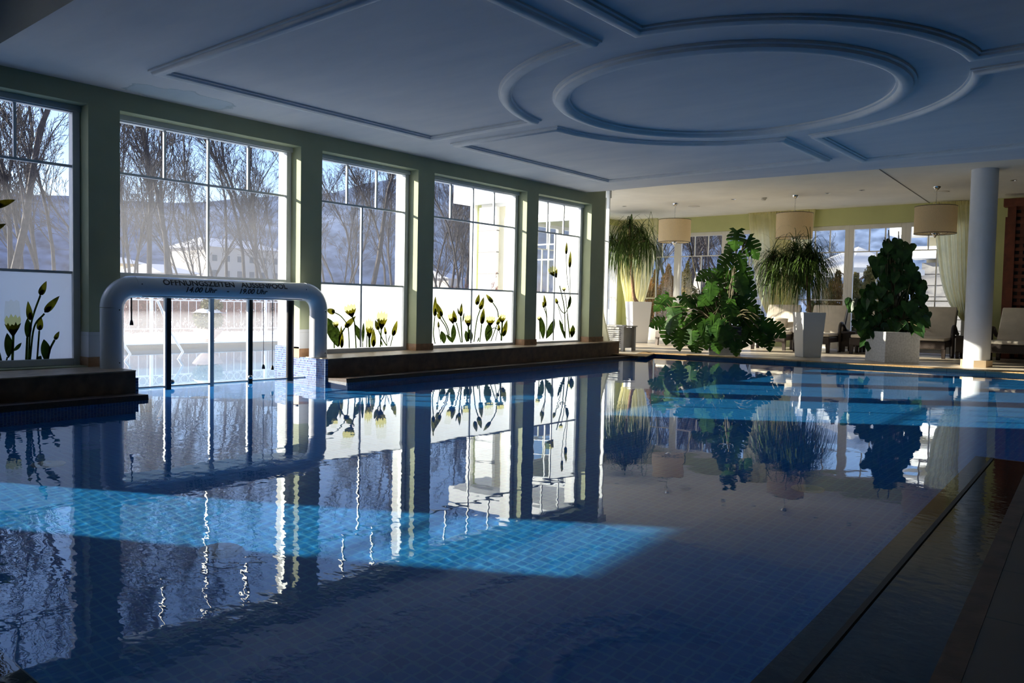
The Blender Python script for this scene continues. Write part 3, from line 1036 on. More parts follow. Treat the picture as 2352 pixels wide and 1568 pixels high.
p.bud((655, 1430), (690, 1285), 44); p.bud((622, 1380), (615, 1320), 26); p.stem([(520, 1400), (575, 1355), (620, 1380), (640, 1430)], 7); p.stem([(610, 1370), (590, 1465)], 6)
p.build(WIN[3])
p = Print(1220, 440, 4.356)
p.bud((350, 630), (357, 500), 27); p.stem([(350, 630), (358, 850), (380, 1000), (390, 1150)], 6)
p.bud((385, 765), (395, 590), 32); p.stem([(385, 760), (392, 1000), (390, 1100)], 6)
p.bloom((255, 860), (155, 670), 95); p.bloom((330, 998), (323, 925), 44); p.stem([(330, 995), (350, 1100), (390, 1460)], 7)
p.stem([(285, 940), (325, 1120), (335, 1220), (342, 1470)], 10); p.stem([(335, 1220), (300, 1190), (262, 1115)], 9); p.bud((262, 1122), (245, 1062), 32)
p.stem([(335, 1220), (360, 1180), (385, 1080)], 8); p.leaf((370, 1172), (395, 1040), 32)
p.bud((130, 1165), (115, 1095), 27); p.bud((145, 1152), (128, 1028), 30); p.stem([(130, 1165), (155, 1260), (152, 1470)], 9); p.stem([(145, 1150), (158, 1260)], 8)
p.leaf((120, 1475), (95, 1250), 58); p.leaf((150, 1470), (235, 1275), 62); p.bloom((85, 1295), (72, 1210), 44); p.stem([(82, 1290), (88, 1475)], 8)
p.leaf((325, 1440), (280, 1275), 32); p.leaf((335, 1465), (320, 1380), 26); p.bloom((405, 1460), (425, 1270), 60); p.leaf((405, 1462), (418, 1330), 50)
p.stem([(270, 1150), (310, 1300), (330, 1460)], 6); p.stem([(360, 1220), (372, 1350), (385, 1460)], 6)
p.build(WIN[4])

# ================================================================== PIPE ARCH AND PASSAGE DOOR
XA = .28
L0 = ax(257, 780, XA).y; L1 = ax(731, 770, XA).y
zt = (ax(480, 641, XA).z + ax(480, 686, XA).z) / 2; RP = .117
zf = ledge_top(3.8)
zf1 = ledge_top(6.7)
arch = thing('pipe_arch', 'white pipe arch with opening hours lettering over the passage to the outdoor pool', 'arch', (XA, L0, zf))
off = arch.location
rb = .235
def bend(cy, a0, a1, n=9): return [Vector((XA, cy + rb * math.cos(lerp(a0, a1, k / n)), zt - rb + rb * math.sin(lerp(a0, a1, k / n)))) for k in range(n + 1)]
w = MB(); w.tube([(XA, L0, zf), (XA, L0, zt - rb)], RP, 32); w.build('upright', m_pipe, arch, True, off)
w = MB(); w.tube([(XA, L1, zf1), (XA, L1, zt - rb)], RP, 32); w.build('upright', m_pipe, arch, True, off)
w = MB(); w.tube(bend(L0 + rb, PI, PI / 2, 12), RP * 1.015, 32); w.build('elbow', m_pipe, arch, True, off)
w = MB(); w.tube(bend(L1 - rb, PI / 2, 0, 12), RP * 1.015, 32); w.build('elbow', m_pipe, arch, True, off)
w = MB(); w.tube([(XA, L0 + rb, zt), (XA, L1 - rb, zt)], RP, 32); cross = w.build('crossbar', m_pipe, arch, True, off)
w = MB()
for q in range(30):
    y = lerp(L0 + rb + .1, L1 - rb - .1, q / 29)
    a = math.radians(-62)
    c = Vector((XA + RP * math.cos(a), y, zt + RP * math.sin(a)))
    w.box(c.x - .004, c.x + .004, y - .034, y + .034, c.z - .004, c.z + .004)
w.build('slot', m_letter, cross, off=off)
for (xx, yy, zz) in ((RP, L0 + .03, zt - rb - .02), (RP, L0 + .03, zf + .06), (RP, L1 + .03, zt - rb - .02), (RP, L1 + .03, zf1 + .06), (RP * .97, L0 + rb + .04, zt + .03), (RP * .97, L1 - rb - .04, zt + .03)):
    w = MB(); w.ball((XA + xx, yy, zz), .007, 6)
    w.build('screw', m_dkmetal, arch, off=off)


def lettering(txt, ya, yb, zang, height, shear=0):
    cu = bpy.data.curves.new('lettering', 'FONT')
    cu.body = txt; cu.size = 1; cu.shear = shear; cu.resolution_u = 3
    cu.offset = .022
    to = bpy.data.objects.new('tmp', cu)
    COL.objects.link(to)
    dg = bpy.context.evaluated_depsgraph_get()
    me0 = to.evaluated_get(dg).to_mesh()
    bm = bmesh.new(); bm.from_mesh(me0)
    to.to_mesh_clear()
    bpy.data.objects.remove(to)
    bmesh.ops.triangulate(bm, faces=bm.faces)
    for q in range(14):
        bmesh.ops.bisect_plane(bm, geom=bm.verts[:] + bm.edges[:] + bm.faces[:], plane_co=(0, -.05 + q * .07, 0), plane_no=(0, 1, 0))
    xs = [v.co.x for v in bm.verts]; mnx, mxx = min(xs), max(xs)
    for v in bm.verts:
        u = (v.co.x - mnx) / (mxx - mnx)
        h = (v.co.y - .36) * height / .72
        a = math.radians(zang) + h / RP
        v.co = Vector((XA + (RP + .0012) * math.cos(a), lerp(ya, yb, u), zt + (RP + .0012) * math.sin(a))) - off
    me = bpy.data.meshes.new('lettering'); bm.to_mesh(me); bm.free()
    me.materials.append(m_letter)
    o = bpy.data.objects.new('lettering', me); COL.objects.link(o); o.parent = cross
    sd = o.modifiers.new('thickness', 'SOLIDIFY'); sd.thickness = .001; sd.offset = 1
    return o


ya, yb = ax(376, 650, XA + RP).y, ax(661, 656, XA + RP).y
lettering('ÖFFNUNGSZEITEN   AUSSENPOOL', ya, yb, 32, .070)
ya, yb = ax(428, 663, XA + RP).y, ax(615, 667, XA + RP).y
lettering('14.00 Uhr     -     19.00 Uhr', ya, yb, -7, .062, .25)

# passage: head box under the window, fixed glazing in slim posts standing in the water
XD = .12
w = MB()
w.box(-.3, XD + .05, 4.03, 6.40, 1.035, 1.236)
struct(w.build('trim_15', m_frame), 'grey white head panel above the passage door', 'panel')
zd = 1.035
door = struct(empty('door_11', (XD, 5.2, 0)), 'glass swim-through door standing in the water under the pipe arch', 'door')
off = door.location
py = [ax(x, 790, XD).y for x in (385, 485, 574, 612, 666)]
w = MB(); w.box(XD - .03, XD + .03, py[0] - .018, py[0] + .028, -.3, zd); w.build('post', m_dkmetal, door, off=off)
w = MB(); w.box(XD - .02, XD + .02, py[0] - .04, py[0] - .02, -.3, zd); w.box(XD - .02, XD + .02, py[2] - .04, py[2] - .022, -.3, zd); tag(w.build('seal_strip', m_frame, door, off=off), 'pale edge strip')
w = MB(); w.box(XD - .02, XD + .02, py[1] - .026, py[1] + .026, -.3, zd); tag(w.build('post', m_frame, door, off=off), 'white middle post')
w = MB(); w.box(XD - .03, XD + .03, py[2] - .02, py[2] + .022, -.3, zd); w.build('post', m_dkmetal, door, off=off)
w = MB(); w.tube([(XD, py[4], -.3), (XD, py[4], zd)], .05, 20); w.build('post', m_dkmetal, door, True, off)
for a, bb in ((4.03, py[0] - .02), (py[0] + .03, py[1] - .02), (py[1] + .02, py[2] - .02), (py[2] + .02, py[4] - .03)):
    w = MB(); w.box(XD - .004, XD + .004, a, bb, .012, zd); w.build('pane', m_glass, door, off=off)
w = MB(); w.box(XD - .012, XD + .012, 4.03, 6.39, -.004, .014); w.build('bottom_rail', m_frame, door, off=off)
for yy in (py[0] + .04, py[2] - .01):
    w = MB(); w.ball((XD + .03, yy, .055), .028, 8); w.build('roller', m_steel, door, True, off)
# pull cords
for (px_, y0p, y1p, mt, lab, rr) in ((302, 684, 742, m_black, 'black pull cord hanging at the left end of the pipe arch', .008), (606, 684, 843, m_chain, 'grey bead pull chain, left of the pair under the pipe arch', .005), (626.5, 684, 845, m_chain, 'dark bead pull chain, right of the pair under the pipe arch', .006)):
    xx = XA - .02
    a = ax(px_, y0p, xx); c = ax(px_, y1p, xx)
    t = thing('pull_cord', lab, 'pull cord', (xx, a.y, c.z), group=None)
    zt_ = zt - RP + .01
    w = MB()
    if px_ > 400:
        k = int((zt_ - c.z) / .016)
        for q in range(k):
            w.ball((xx, a.y, c.z + .02 + q * (zt_ - c.z - .02) / k), rr * 1.25, 5)
        w.tube([(xx, a.y, c.z), (xx, a.y, zt_)], rr * .4, 5)
        w.tube([(xx, a.y + .02 * math.cos(q * PI / 6), zt_ - .12 + .02 * math.sin(q * PI / 6)) for q in range(12)], .003, 5, closed=True)
    else:
        w.tube([(xx, a.y, c.z), (xx, a.y, zt_)], rr, 8)
    w.build('chain' if px_ > 400 else 'cord', mt, t, off=t.location)
    w = MB(); w.lathe([(.006, .035), (.012, .03), (.019, .0), (.02, -.02), (.017, -.022)], (xx, a.y, c.z), 12)
    tag(w.build('handle', m_black if px_ != 606 else m_greypot, t, True, t.location), 'bell-shaped handle')

# round inlets on the pool bottom (seen through the water)
for (px_, py_, lab_) in ((460, 912, 'pale round inlet on the pool bottom in front of the passage door'), (1855, 1121, 'pale round inlet on the pool bottom under the reflection of the bushy palm'), (505, 1264, 'pale round inlet on the pool bottom in the sunlit near part'), (112, 1065, 'pale round inlet on the pool bottom near the left ledge')):
    q = az(px_, py_, 0); d_ = (q - CAM).normalized()
    h_ = Vector((d_.x, d_.y, 0)) / 1.33
    q = q + h_ / math.sqrt(1 - h_.length_squared) * .89
    t = thing('pool_inlet', lab_, 'pool inlet', (q.x, q.y, -.9), group='round inlets on the pool bottom')
    w = MB(); w.lathe([(.11, 0), (.11, .012), (.085, .02), (.02, .022)], n=24); w.build('cover', m_pot, t, True)
    w = MB(); w.lathe([(.018, .02), (.018, .03), (.004, .031)], n=10); w.build('screw', m_steel, t)
# ================================================================== COLUMN
cx, cyy = 6.31, 16.86
col = struct(empty('column', (cx, cyy, .06)), 'round white column at the far edge of the pool', 'column')
w = MB(); w.lathe([(.222, .12), (.222, Z_H - .06)], (0, 0, 0), 48); w.build('shaft', m_colm, col, True)
w = MB(); w.lathe([(.262, 0), (.262, .125)], (0, 0, 0), 8); w.build('plinth', m_coltile, col)


# ================================================================== CURTAINS
def curtain(name, label, Yp, left, right, n_fold, amp, mat, axis=1, rows=26, cols=110, heading=True):
    """left/right: lists of (px, py) from the rail to the bottom on the plane of the cloth"""
    Lp = [at(x, y, axis, Yp) for x, y in left]; Rp = [at(x, y, axis, Yp) for x, y in right]
    Lp = spline(Lp, 6); Rp = spline(Rp, 6)
    c0 = (Lp[0] + Rp[0]) / 2
    root = thing(name, label, 'curtain', (c0.x, c0.y, min(p.z for p in Lp + Rp)))
    mb = MB(); V = []
    w0 = (Rp[0] - Lp[0]).length
    for r in range(rows + 1):
        v = r / rows
        a, b_ = polyat(Lp, v), polyat(Rp, v)
        sq = (b_ - a).length / w0
        for c in range(cols + 1):
            u = c / cols
            p_ = a.lerp(b_, u)
            f = amp * (1.0 if r > 1 else .55) * (.6 + .4 / max(.35, sq))
            ph = 2 * PI * n_fold * u + .8 * math.sin(3 * v + u * 9)
            o_ = math.sin(ph) * f * (.75 + .25 * math.sin(u * 23))
            q = p_.copy(); q[axis] += o_
            V.append(q)
    Fq = [(r * (cols + 1) + c, r * (cols + 1) + c + 1, (r + 1) * (cols + 1) + c + 1, (r + 1) * (cols + 1) + c) for r in range(rows) for c in range(cols)]
    mb.add(V, Fq)
    mb.build('drape', mat, root, True, root.location)
    if heading:
        hb = MB()
        a, b_ = Lp[0], Rp[0]
        V = []
        for r in range(3):
            for c in range(cols + 1):
                q = a.lerp(b_, c / cols); q[axis] += -.012 + math.sin(2 * PI * n_fold * 2.3 * c / cols) * amp * .5
                q.z += .02 - r * .045
                V.append(q)
        hb.add(V, [(r * (cols + 1) + c, r * (cols + 1) + c + 1, (r + 1) * (cols + 1) + c + 1, (r + 1) * (cols + 1) + c) for r in range(2) for c in range(cols)])
        hb.build('gathered_heading', mat, root, True, root.location)
    return root


curtain('curtain', 'pale lime curtain swept aside between the terrace doors behind the middle lamp', 21.05,
        [(1719, 488), (1724, 560), (1731, 620), (1742, 680), (1764, 728)], [(1873, 480), (1869, 520), (1858, 590), (1832, 670), (1800, 742)], 11, .045, m_curtain)
curtain('curtain', 'pale lime curtain swept aside behind the round column', 21.05,
        [(2143, 466), (2150, 560), (2160, 640), (2178, 695), (2206, 733)], [(2236, 462), (2236, 540), (2234, 620), (2230, 690), (2222, 740)], 8, .045, m_curtain)
curtain('curtain', 'pale lime curtain in the bay corner behind the tall leaning palm', 20.9,
        [(1404, 500), (1410, 560), (1420, 620), (1432, 680), (1440, 720)], [(1512, 497), (1508, 560), (1500, 620), (1482, 690), (1462, 735)], 9, .045, m_curtain)
curtain('curtain', 'ivory curtain hem flaring out behind the end of the window wall', 14.02,
        [(1362, 470), (1363, 560), (1364, 650), (1364, 720), (1364, 783)], [(1383, 470), (1383, 560), (1383, 660), (1388, 720), (1402, 783)], 4, .02, m_curtainw, heading=False)

m_sheer, nt, out = newmat('sheer_white_voile')
_t = N(nt, 'ShaderNodeBsdfTransparent'); _l = N(nt, 'ShaderNodeBsdfTranslucent'); _l.inputs[0].default_value = (.9, .89, .84, 1)
_m = N(nt, 'ShaderNodeMixShader'); _m.inputs[0].default_value = .5
nt.links.new(_t.outputs[0], _m.inputs[1]); nt.links.new(_l.outputs[0], _m.inputs[2]); nt.links.new(_m.outputs[0], out.inputs[0])
V0, V1 = 18.7, 20.7
root = thing('voile_curtain', 'sheer white curtain over the bay doors left of the tall palm planter', 'curtain', (-3.98, 19.7, .1))
w = MB(); V = []
for r in range(9):
    for c in range(161):
        V.append((-3.98 + .035 * math.sin(c / 160 * 2 * PI * 17) * (.6 + .4 * r / 8), lerp(V0, V1, c / 160), lerp(.1, 3.5, 1 - r / 8)))
w.add(V, [(r * 161 + c, r * 161 + c + 1, (r + 1) * 161 + c + 1, (r + 1) * 161 + c) for r in range(8) for c in range(160)])
w.build('drape', m_sheer, root, True, root.location)

# ================================================================== PENDANT LAMPS
def pendant(loc, label):
    t = thing('pendant_lamp', label, 'lamp', loc, group='drum pendant lamps over the lounge')
    return t


def make_pendant():
    t = thing('pendant_lamp', '', 'lamp', (0, 0, Z_H), group='drum pendant lamps over the lounge')
    w = MB(); w.lathe([(.075, 0), (.072, -.02), (.03, -.07), (.012, -.08)], n=20); w.build('ceiling_rose', m_chrome, t, True)
    w = MB()
    for q in range(12):
        z0 = -.08 - q * .028
        pts = [(.009 * math.cos(a) * (1 if q % 2 else 0), .009 * math.cos(a) * (0 if q % 2 else 1), z0 - .016 + .019 * math.sin(a)) for a in [i * PI / 4 for i in range(8)]]
        w.tube(pts, .003, 5, closed=True)
    w.build('chain', m_chrome, t)
    zt_ = -.42; zb_ = -.985; r_ = .405
    w = MB()
    w.lathe([(r_, zb_), (r_, zt_), (r_ - .006, zt_), (r_ - .006, zb_), (r_, zb_)], n=48, cap=False)
    sh = w.build('lamp_shade', m_shade, t, True)
    for z in (zt_, zb_):
        w = MB(); w.tube([(r_ * math.cos(2 * PI * i / 40), r_ * math.sin(2 * PI * i / 40), z) for i in range(40)], .006, 6, closed=True)
        w.build('rim', m_dkmetal, sh)
    w = MB(); w.tube([(0, 0, -.41), (0, 0, -.95)], .009, 8)
    w.lathe([(.005, -1.075), (.014, -1.07), (.02, -1.05), (.05, -1.02), (.075, -.985), (.07, -.95), (.03, -.92), (.01, -.9)], n=20)
    for q in range(3):
        a = 2 * PI * q / 3
        w.tube([(0, 0, -.43), (r_ * math.cos(a), r_ * math.sin(a), zt_)], .004, 6)
    w.build('stem', m_chrome, t, True)
    for q in range(6):
        a = 2 * PI * q / 6 + .3
        w = MB()
        pts = spline([(.03 * math.cos(a), .03 * math.sin(a), -.96), (.14 * math.cos(a), .14 * math.sin(a), -1.01), (.24 * math.cos(a), .24 * math.sin(a), -.96), (.25 * math.cos(a), .25 * math.sin(a), -.90)], 4)
        w.tube(pts, .006, 6)
        w.lathe([(.008, -.9), (.028, -.895), (.028, -.885), (.012, -.88)], (.25 * math.cos(a), .25 * math.sin(a), 0), 10)
        ar = w.build('arm', m_chrome, t, True)
        w = MB(); w.lathe([(.011, -.88), (.011, -.79), (.018, -.76), (.012, -.72), (.002, -.69)], (.25 * math.cos(a), .25 * math.sin(a), 0), 10)
        w.build('bulb', m_bulb, ar, True)
    return t


lp = [(ay(1551, 470, 18.2), 'drum pendant lamp beside the tall leaning palm, leftmost'), (ay(1827, 450, 18.35), 'drum pendant lamp in front of the swept curtain, middle one'), (ay(2152, 430, 18.6), 'drum pendant lamp nearest the white column')]
pr = make_pendant()
for i, (p_, lab) in enumerate(lp):
    o = pr if i == 0 else copy_tree(pr)
    o.location = (p_.x, p_.y, Z_H); o['label'] = lab

# ceiling fittings
for (px_, py_, lab, kind) in ((1434, 473, 'small recessed spotlight above the tall palm', 'spot'), (1685, 457, 'small recessed spotlight left of the smoke detector', 'spot'), (1901, 443, 'small recessed spotlight right of the middle pendant lamp', 'spot'), (1980, 436, 'small recessed spotlight near the ceiling seam', 'spot'), (2328, 413, 'small recessed spotlight right of the column', 'spot'),
                              (1594, 474, 'round ceiling loudspeaker beside the leftmost pendant lamp', 'spk'), (2163, 440, 'round ceiling loudspeaker beside the pendant lamp near the column', 'spk'), (1754, 454, 'round ivory smoke detector on the lounge ceiling', 'det')):
    q = az(px_, py_, Z_H)
    if kind == 'spot':
        t = thing('ceiling_spotlight', lab, 'spotlight', (q.x, q.y, Z_H), group='recessed ceiling spotlights')
        w = MB(); w.lathe([(.06, 0), (.06, -.012), (.042, -.014), (.04, 0)], n=20); w.build('ring', m_chrome, t, True)
        w = MB(); w.lathe([(.04, -.004), (.03, -.01), (.01, -.014)], n=16); w.build('lens', m_black, t, True)
    elif kind == 'spk':
        t = thing('ceiling_loudspeaker', lab, 'loudspeaker', (q.x, q.y, Z_H), group='round ceiling loudspeakers')
        w = MB(); w.lathe([(.15, 0), (.15, -.012), (.13, -.018), (.02, -.02)], n=32); w.build('grille', m_plastic, t, True)
    else:
        t = thing('smoke_detector', lab, 'smoke detector', (q.x, q.y, Z_H))
        w = MB(); w.lathe([(.075, 0), (.075, -.025), (.06, -.03)], n=24); w.build('base', m_plastic, t, True)
        w = MB(); w.lathe([(.055, -.03), (.055, -.055), (.035, -.07), (.01, -.072)], n=24); w.build('sensor', m_plastic, t, True)
a, b_ = az(2015, 385, Z_H), az(2140, 468, Z_H)
w = MB(); w.tube([(a.x, a.y, Z_H - .003), (b_.x, Y_F, Z_H - .003)], .011, 4)
struct(w.build('trim_16', m_grey), 'thin dark expansion seam across the lounge ceiling', 'seam')
q = az(0, 0, Z_H)
w = MB(); w.box(.30, .84, 2.1, 2.5, Z_H - .06, Z_H)
tag(w.build('ceiling_vent', m_grey), 'grey ceiling box in the top left corner', 'vent')


# ================================================================== PLANTERS AND PLANTS
def planter_mesh(root, half_top, half_bot, h, rot, mat, lip=.02):
    w = MB()
    def ring_(hw, z): return [(hw * (cx_ * math.cos(rot) - cy_ * math.sin(rot)), hw * (cx_ * math.sin(rot) + cy_ * math.cos(rot)), z) for cx_, cy_ in ((-1, -1), (1, -1), (1, 1), (-1, 1))]
    A = ring_(half_bot, 0); B = ring_(half_top, h); Cc = ring_(half_top - lip, h); D = ring_(half_top - lip, h - .06)
    w.add(A + B + Cc + D, [(3, 2, 1, 0)] + [(i, (i + 1) % 4, 4 + (i + 1) % 4, 4 + i) for i in range(4)] + [(4 + i, 4 + (i + 1) % 4, 8 + (i + 1) % 4, 8 + i) for i in range(4)] + [(8 + i, 8 + (i + 1) % 4, 12 + (i + 1) % 4, 12 + i) for i in range(4)])
    o = w.build('planter', mat, root)
    bevel(o, .012)
    w = MB(); w.add([(x, y, z) for x, y, z in D], [(0, 1, 2, 3)])
    V = [Vector((x, y, z)) for x, y, z in D]
    w = MB(); w.prism([(v.x, v.y) for v in V], h - .09, h - .055)
    w.build('soil', m_soil, root)


def ribbon_leaf(mb, p, d, L, wd, g, n=7):
    p = Vector(p); d = Vector(d).normalized()
    V = []
    st = L / n
    for i in range(n + 1):
        t = i / n
        side = d.cross(Vector((0, 0, 1)))
        side = side.normalized() if side.length > .05 else Vector((1, 0, 0))
        ww = wd * (1 - t) ** .6 * .5 + .0006
        V += [p + side * ww, p - side * ww]
        d = (d + Vector((0, 0, -g * st)) * (1 + t * 1.5)).normalized()
        p = p + d * st
        if p.z > 3.62:
            p.z = 3.62; d.z = min(d.z, -.1)
    mb.add(V, [(2 * i, 2 * i + 1, 2 * i + 3, 2 * i + 2) for i in range(n)])


def pony(root, label_, trunk_pts, rosettes, base_r, nleaf, L, seed, half):
    rnd = random.Random(seed)
    off = root.location
    w = MB()
    w.tube(spline(trunk_pts, 5), [lerp(base_r, base_r * .62, i / (len(trunk_pts) * 5 - 5)) for i in range(len(trunk_pts) * 5 - 4)], 12)
    top = Vector(trunk_pts[-1])
    for r in rosettes:
        w.tube(spline([top, (top + Vector(r)) / 2 + Vector((0, 0, .03)), r], 4), [base_r * .5] * 5 + [base_r * .4] * 4, 8)
    w.build('trunk', m_trunk, root, True, off)
    w = MB()
    for r in rosettes:
        for k in range(nleaf):
            a = rnd.uniform(0, 2 * PI)
            el = math.asin(rnd.uniform(-.15, 1.0))
            d = (math.cos(a) * math.cos(el), math.sin(a) * math.cos(el), math.sin(el))
            ribbon_leaf(w, Vector(r) + Vector((rnd.uniform(-.03, .03), rnd.uniform(-.03, .03), rnd.uniform(-.12, .06))), d, L * rnd.uniform(.62, 1.12), rnd.uniform(.015, .023), rnd.uniform(1.5, 3.1))
    w.build('foliage', m_pony, root, False, off)


# tall leaning palm in the first planter
p1 = az(1447, 787.5, .06); c1 = Vector((p1.x + .02, p1.y + .36, .06))
pot1 = thing('potted_ponytail_palm', 'tall ponytail palm on a bare leaning trunk in a tapered white planter', 'potted palm', c1)
planter_mesh(pot1, .285, .215, 1.14, math.radians(45 + 7), m_pot)
yp = c1.y
tr = [c1 + Vector((0, 0, 1.06))] + [ay(x, y, yp) for x, y in ((1456, 680), (1452, 640), (1449, 600), (1446, 566))]
ros = [ay(1406, 548, yp - .2), ay(1447, 514, yp + .05), ay(1436, 552, yp - .3), ay(1468, 530, yp + .2), ay(1486, 552, yp - .2), ay(1424, 560, yp + .3)]
pony(pot1, '', [tuple(v) for v in tr], ros, .055, 135, 1.42, 5, .3)

# bushy palm in the second planter
p2 = az(1843, 821, .06); c2 = Vector((p2.x, p2.y + .31, .06))
pot2 = thing('potted_ponytail_palm', 'bushy ponytail palm with hanging leaves in a tall white planter by the pool', 'potted palm', c2)
planter_mesh(pot2, .25, .195, .945, math.radians(45), m_pot)
yp = c2.y
tr = [c2 + Vector((0, 0, .86)), c2 + Vector((-.02, 0, 1.15)), c2 + Vector((-.05, .02, 1.4))]
ros = [ay(1775, 588, yp - .1), ay(1826, 572, yp), ay(1858, 572, yp + .1), ay(1800, 600, yp + .3), ay(1842, 598, yp - .3), ay(1872, 590, yp - .1), ay(1790, 620, yp - .3), ay(1850, 628, yp + .25)]
pony(pot2, '', [tuple(v) for v in tr], ros, .05, 150, 1.05, 9, .3)


def monstera_leaf(mb, base, tipdir, nrm, size, rnd, lobes=5):
    """split leaf: heart outline with deep slits on both sides of the midrib"""
    y = Vector(tipdir).normalized()
    z = Vector(nrm); z = (z - y * z.dot(y)).normalized()
    x = y.cross(z)
    def P(u, v):
        droop = -.16 * v * v - .22 * u * u
        return Vector(base) + (x * u + y * v + z * droop) * size
    def wid(t): return .5 * math.sin(PI * (t * .86 + .12)) ** .75 * (1.06 - .35 * t)
    for s in (-1, 1):
        pts = [P(0, -.0), P(s * .20, -.16), P(s * .40, -.10)]
        for i in range(lobes):
            t0 = i / lobes; t1 = (i + .62) / lobes; tn = (i + 1) / lobes
            w0 = wid(t0); w1 = wid(t1); wm = wid((t0 + t1) / 2)
            up = .05
            pts += [P(s * w0 * .93, t0 * .95 + up * .2), P(s * wm * 1.04, (t0 + t1) / 2 * .95 + up * .6), P(s * w1 * .97, t1 * .95 + up)]
            if i < lobes - 1:
                pts += [P(s * wid(tn) * .80, t1 * .95 + up * .85), P(s * wid(tn) * .34, t1 * .95 + .015), P(s * wid(tn) * .28, (t1 + tn) / 2 * .95 - .01), P(s * wid(tn) * .34, tn * .95 - .035), P(s * wid(tn) * .80, tn * .95 - .005)]
        pts.append(P(0, 1.05))
        k = len(pts)
        mid = [P(0, 1.05 * (1 - i / 8)) for i in range(1, 8)]
        allp = pts + mid
        mb.add(allp, [tuple(range(len(allp)))])


def heart_leaf(mb, base, tipdir, nrm, size, wr=.62):
    y = Vector(tipdir).normalized()
    z = Vector(nrm); z = (z - y * z.dot(y)).normalized()
    x = y.cross(z)
    out = [(0, 0), (.12, -.16), (.34, -.20), (.5, -.02), (.5, .2), (.40, .45), (.24, .72), (.09, .92), (0, 1.06)]
    for s in (-1, 1):
        pts = [Vector(base) + (x * (s * u * wr / .62) + y * v + z * (-.18 * v * v + .22 * abs(u))) * size for u, v in out]
        mids = [Vector(base) + (y * v + z * (-.18 * v * v)) * size for v in (.8, .5, .25)]
        mb.add(pts + mids, [tuple(range(len(pts) + 3))])


def scr(dx, dy, dz=0):
    """direction from picture right/up/towards the viewer at the plants"""
    vr = R_; vu = Vector((0, 0, 1)); vf = Vector((CAM.x - 3, CAM.y - 16, 0)).normalized()
    return (vr * dx + vu * dy + vf * dz)


# monstera
p3 = az(1648, 816, .06); c3 = Vector((p3.x, p3.y + .34, .06))
mon = thing('potted_monstera', 'sprawling monstera with big split leaves in a dark grey planter', 'potted plant', c3)
planter_mesh(mon, .335, .32, .62, math.radians(-66 + 90), m_greypot)
rnd = random.Random(21)
LV = [(1690, 548, 34, -10), (1726, 570, 36, 25), (1680, 565, 30, -40), (1668, 600, 34, -30), (1702, 600, 30, 15), (1712, 632, 38, 35), (1650, 632, 34, -50), (1618, 632, 28, -70), (1640, 655, 34, -20), (1678, 642, 36, 10), (1716, 662, 36, 45), (1690, 684, 38, 20), (1655, 680, 36, -25), (1718, 696, 34, 40), (1622, 684, 34, -55), (1600, 690, 32, -70), (1640, 715, 38, -15), (1682, 718, 38, 15), (1712, 730, 34, 35),
      (1522, 694, 36, -30), (1548, 722, 32, 10), (1512, 742, 28, -60), (1562, 715, 30, 20), (1578, 690, 28, 40), (1535, 765, 34, -15), (1566, 775, 32, 5), (1602, 752, 38, -20), (1588, 778, 34, 0), (1556, 785, 28, -5), (1620, 782, 28, 10), (1595, 735, 34, -40),
      (1650, 752, 30, -10), (1655, 785, 26, 0), (1684, 782, 34, 10), (1608, 722, 34, -40), (1640, 742, 30, 0), (1625, 705, 32, -30),
      (1738, 728, 34, 10), (1762, 748, 30, 40), (1784, 758, 32, 50), (1748, 774, 30, 0), (1716, 772, 36, -5), (1766, 786, 26, 20), (1702, 750, 32, 5), (1732, 756, 28, 20), (1626, 760, 20, 0), (1664, 775, 30, 10), (1700, 705, 32, 0), (1668, 700, 34, -5), (1632, 668, 30, -15), (1700, 655, 32, 5), (1660, 728, 32, 0), (1634, 772, 27, -20), (1672, 762, 27, 15), (1646, 796, 22, 10), (1618, 752, 26, -30), (1690, 800, 24, 10), (1540, 745, 30, -10), (1575, 755, 32, 15), (1600, 800, 24, -10), (1760, 770, 28, 30)]
wl = MB(); ws = MB()
for iv, (px_, py_, sz, ang) in enumerate(LV):
    dy_ = rnd.uniform(-.38, .38)
    if 1605 < px_ < 1695 and py_ > 735:
        dy_ = -.50
    ctr = ay(px_, py_, c3.y + dy_)
    size = sz * 2.0 / F_PX * (ctr - CAM).length * .62 * 1.08
    a = math.radians(ang + rnd.uniform(-15, 15))
    tip = scr(math.sin(a), -math.cos(a) * .9, rnd.uniform(.1, .5))
    nrm = scr(rnd.uniform(-.5, .5), rnd.uniform(.1, .7), 1)
    base = ctr - tip.normalized() * size * .45
    monstera_leaf(wl, base, tip, nrm, size, rnd)
    root_p = c3 + Vector((rnd.uniform(-.15, .15), rnd.uniform(-.12, .12), .58))
    mid = root_p.lerp(base, .5) + Vector((0, 0, .22 if base.z > 1 else .3))
    ws.tube(spline([root_p, mid, base], 4), [.013] * 5 + [.009] * 4, 5)
for pts, r_ in (([(1650, 760), (1665, 700), (1685, 630), (1712, 550)], .02), ([(1655, 760), (1668, 715), (1680, 655), (1700, 600)], .016), ([(1640, 760), (1612, 690), (1596, 620), (1583, 556)], .011), ([(1660, 760), (1690, 700), (1690, 650)], .013)):
    ws.tube(spline([ay(x, y, c3.y) for x, y in pts], 5), r_, 7)
ol = wl.build('foliage', m_monst, mon, True, c3)
ws.build('stems', m_stem, mon, True, c3)

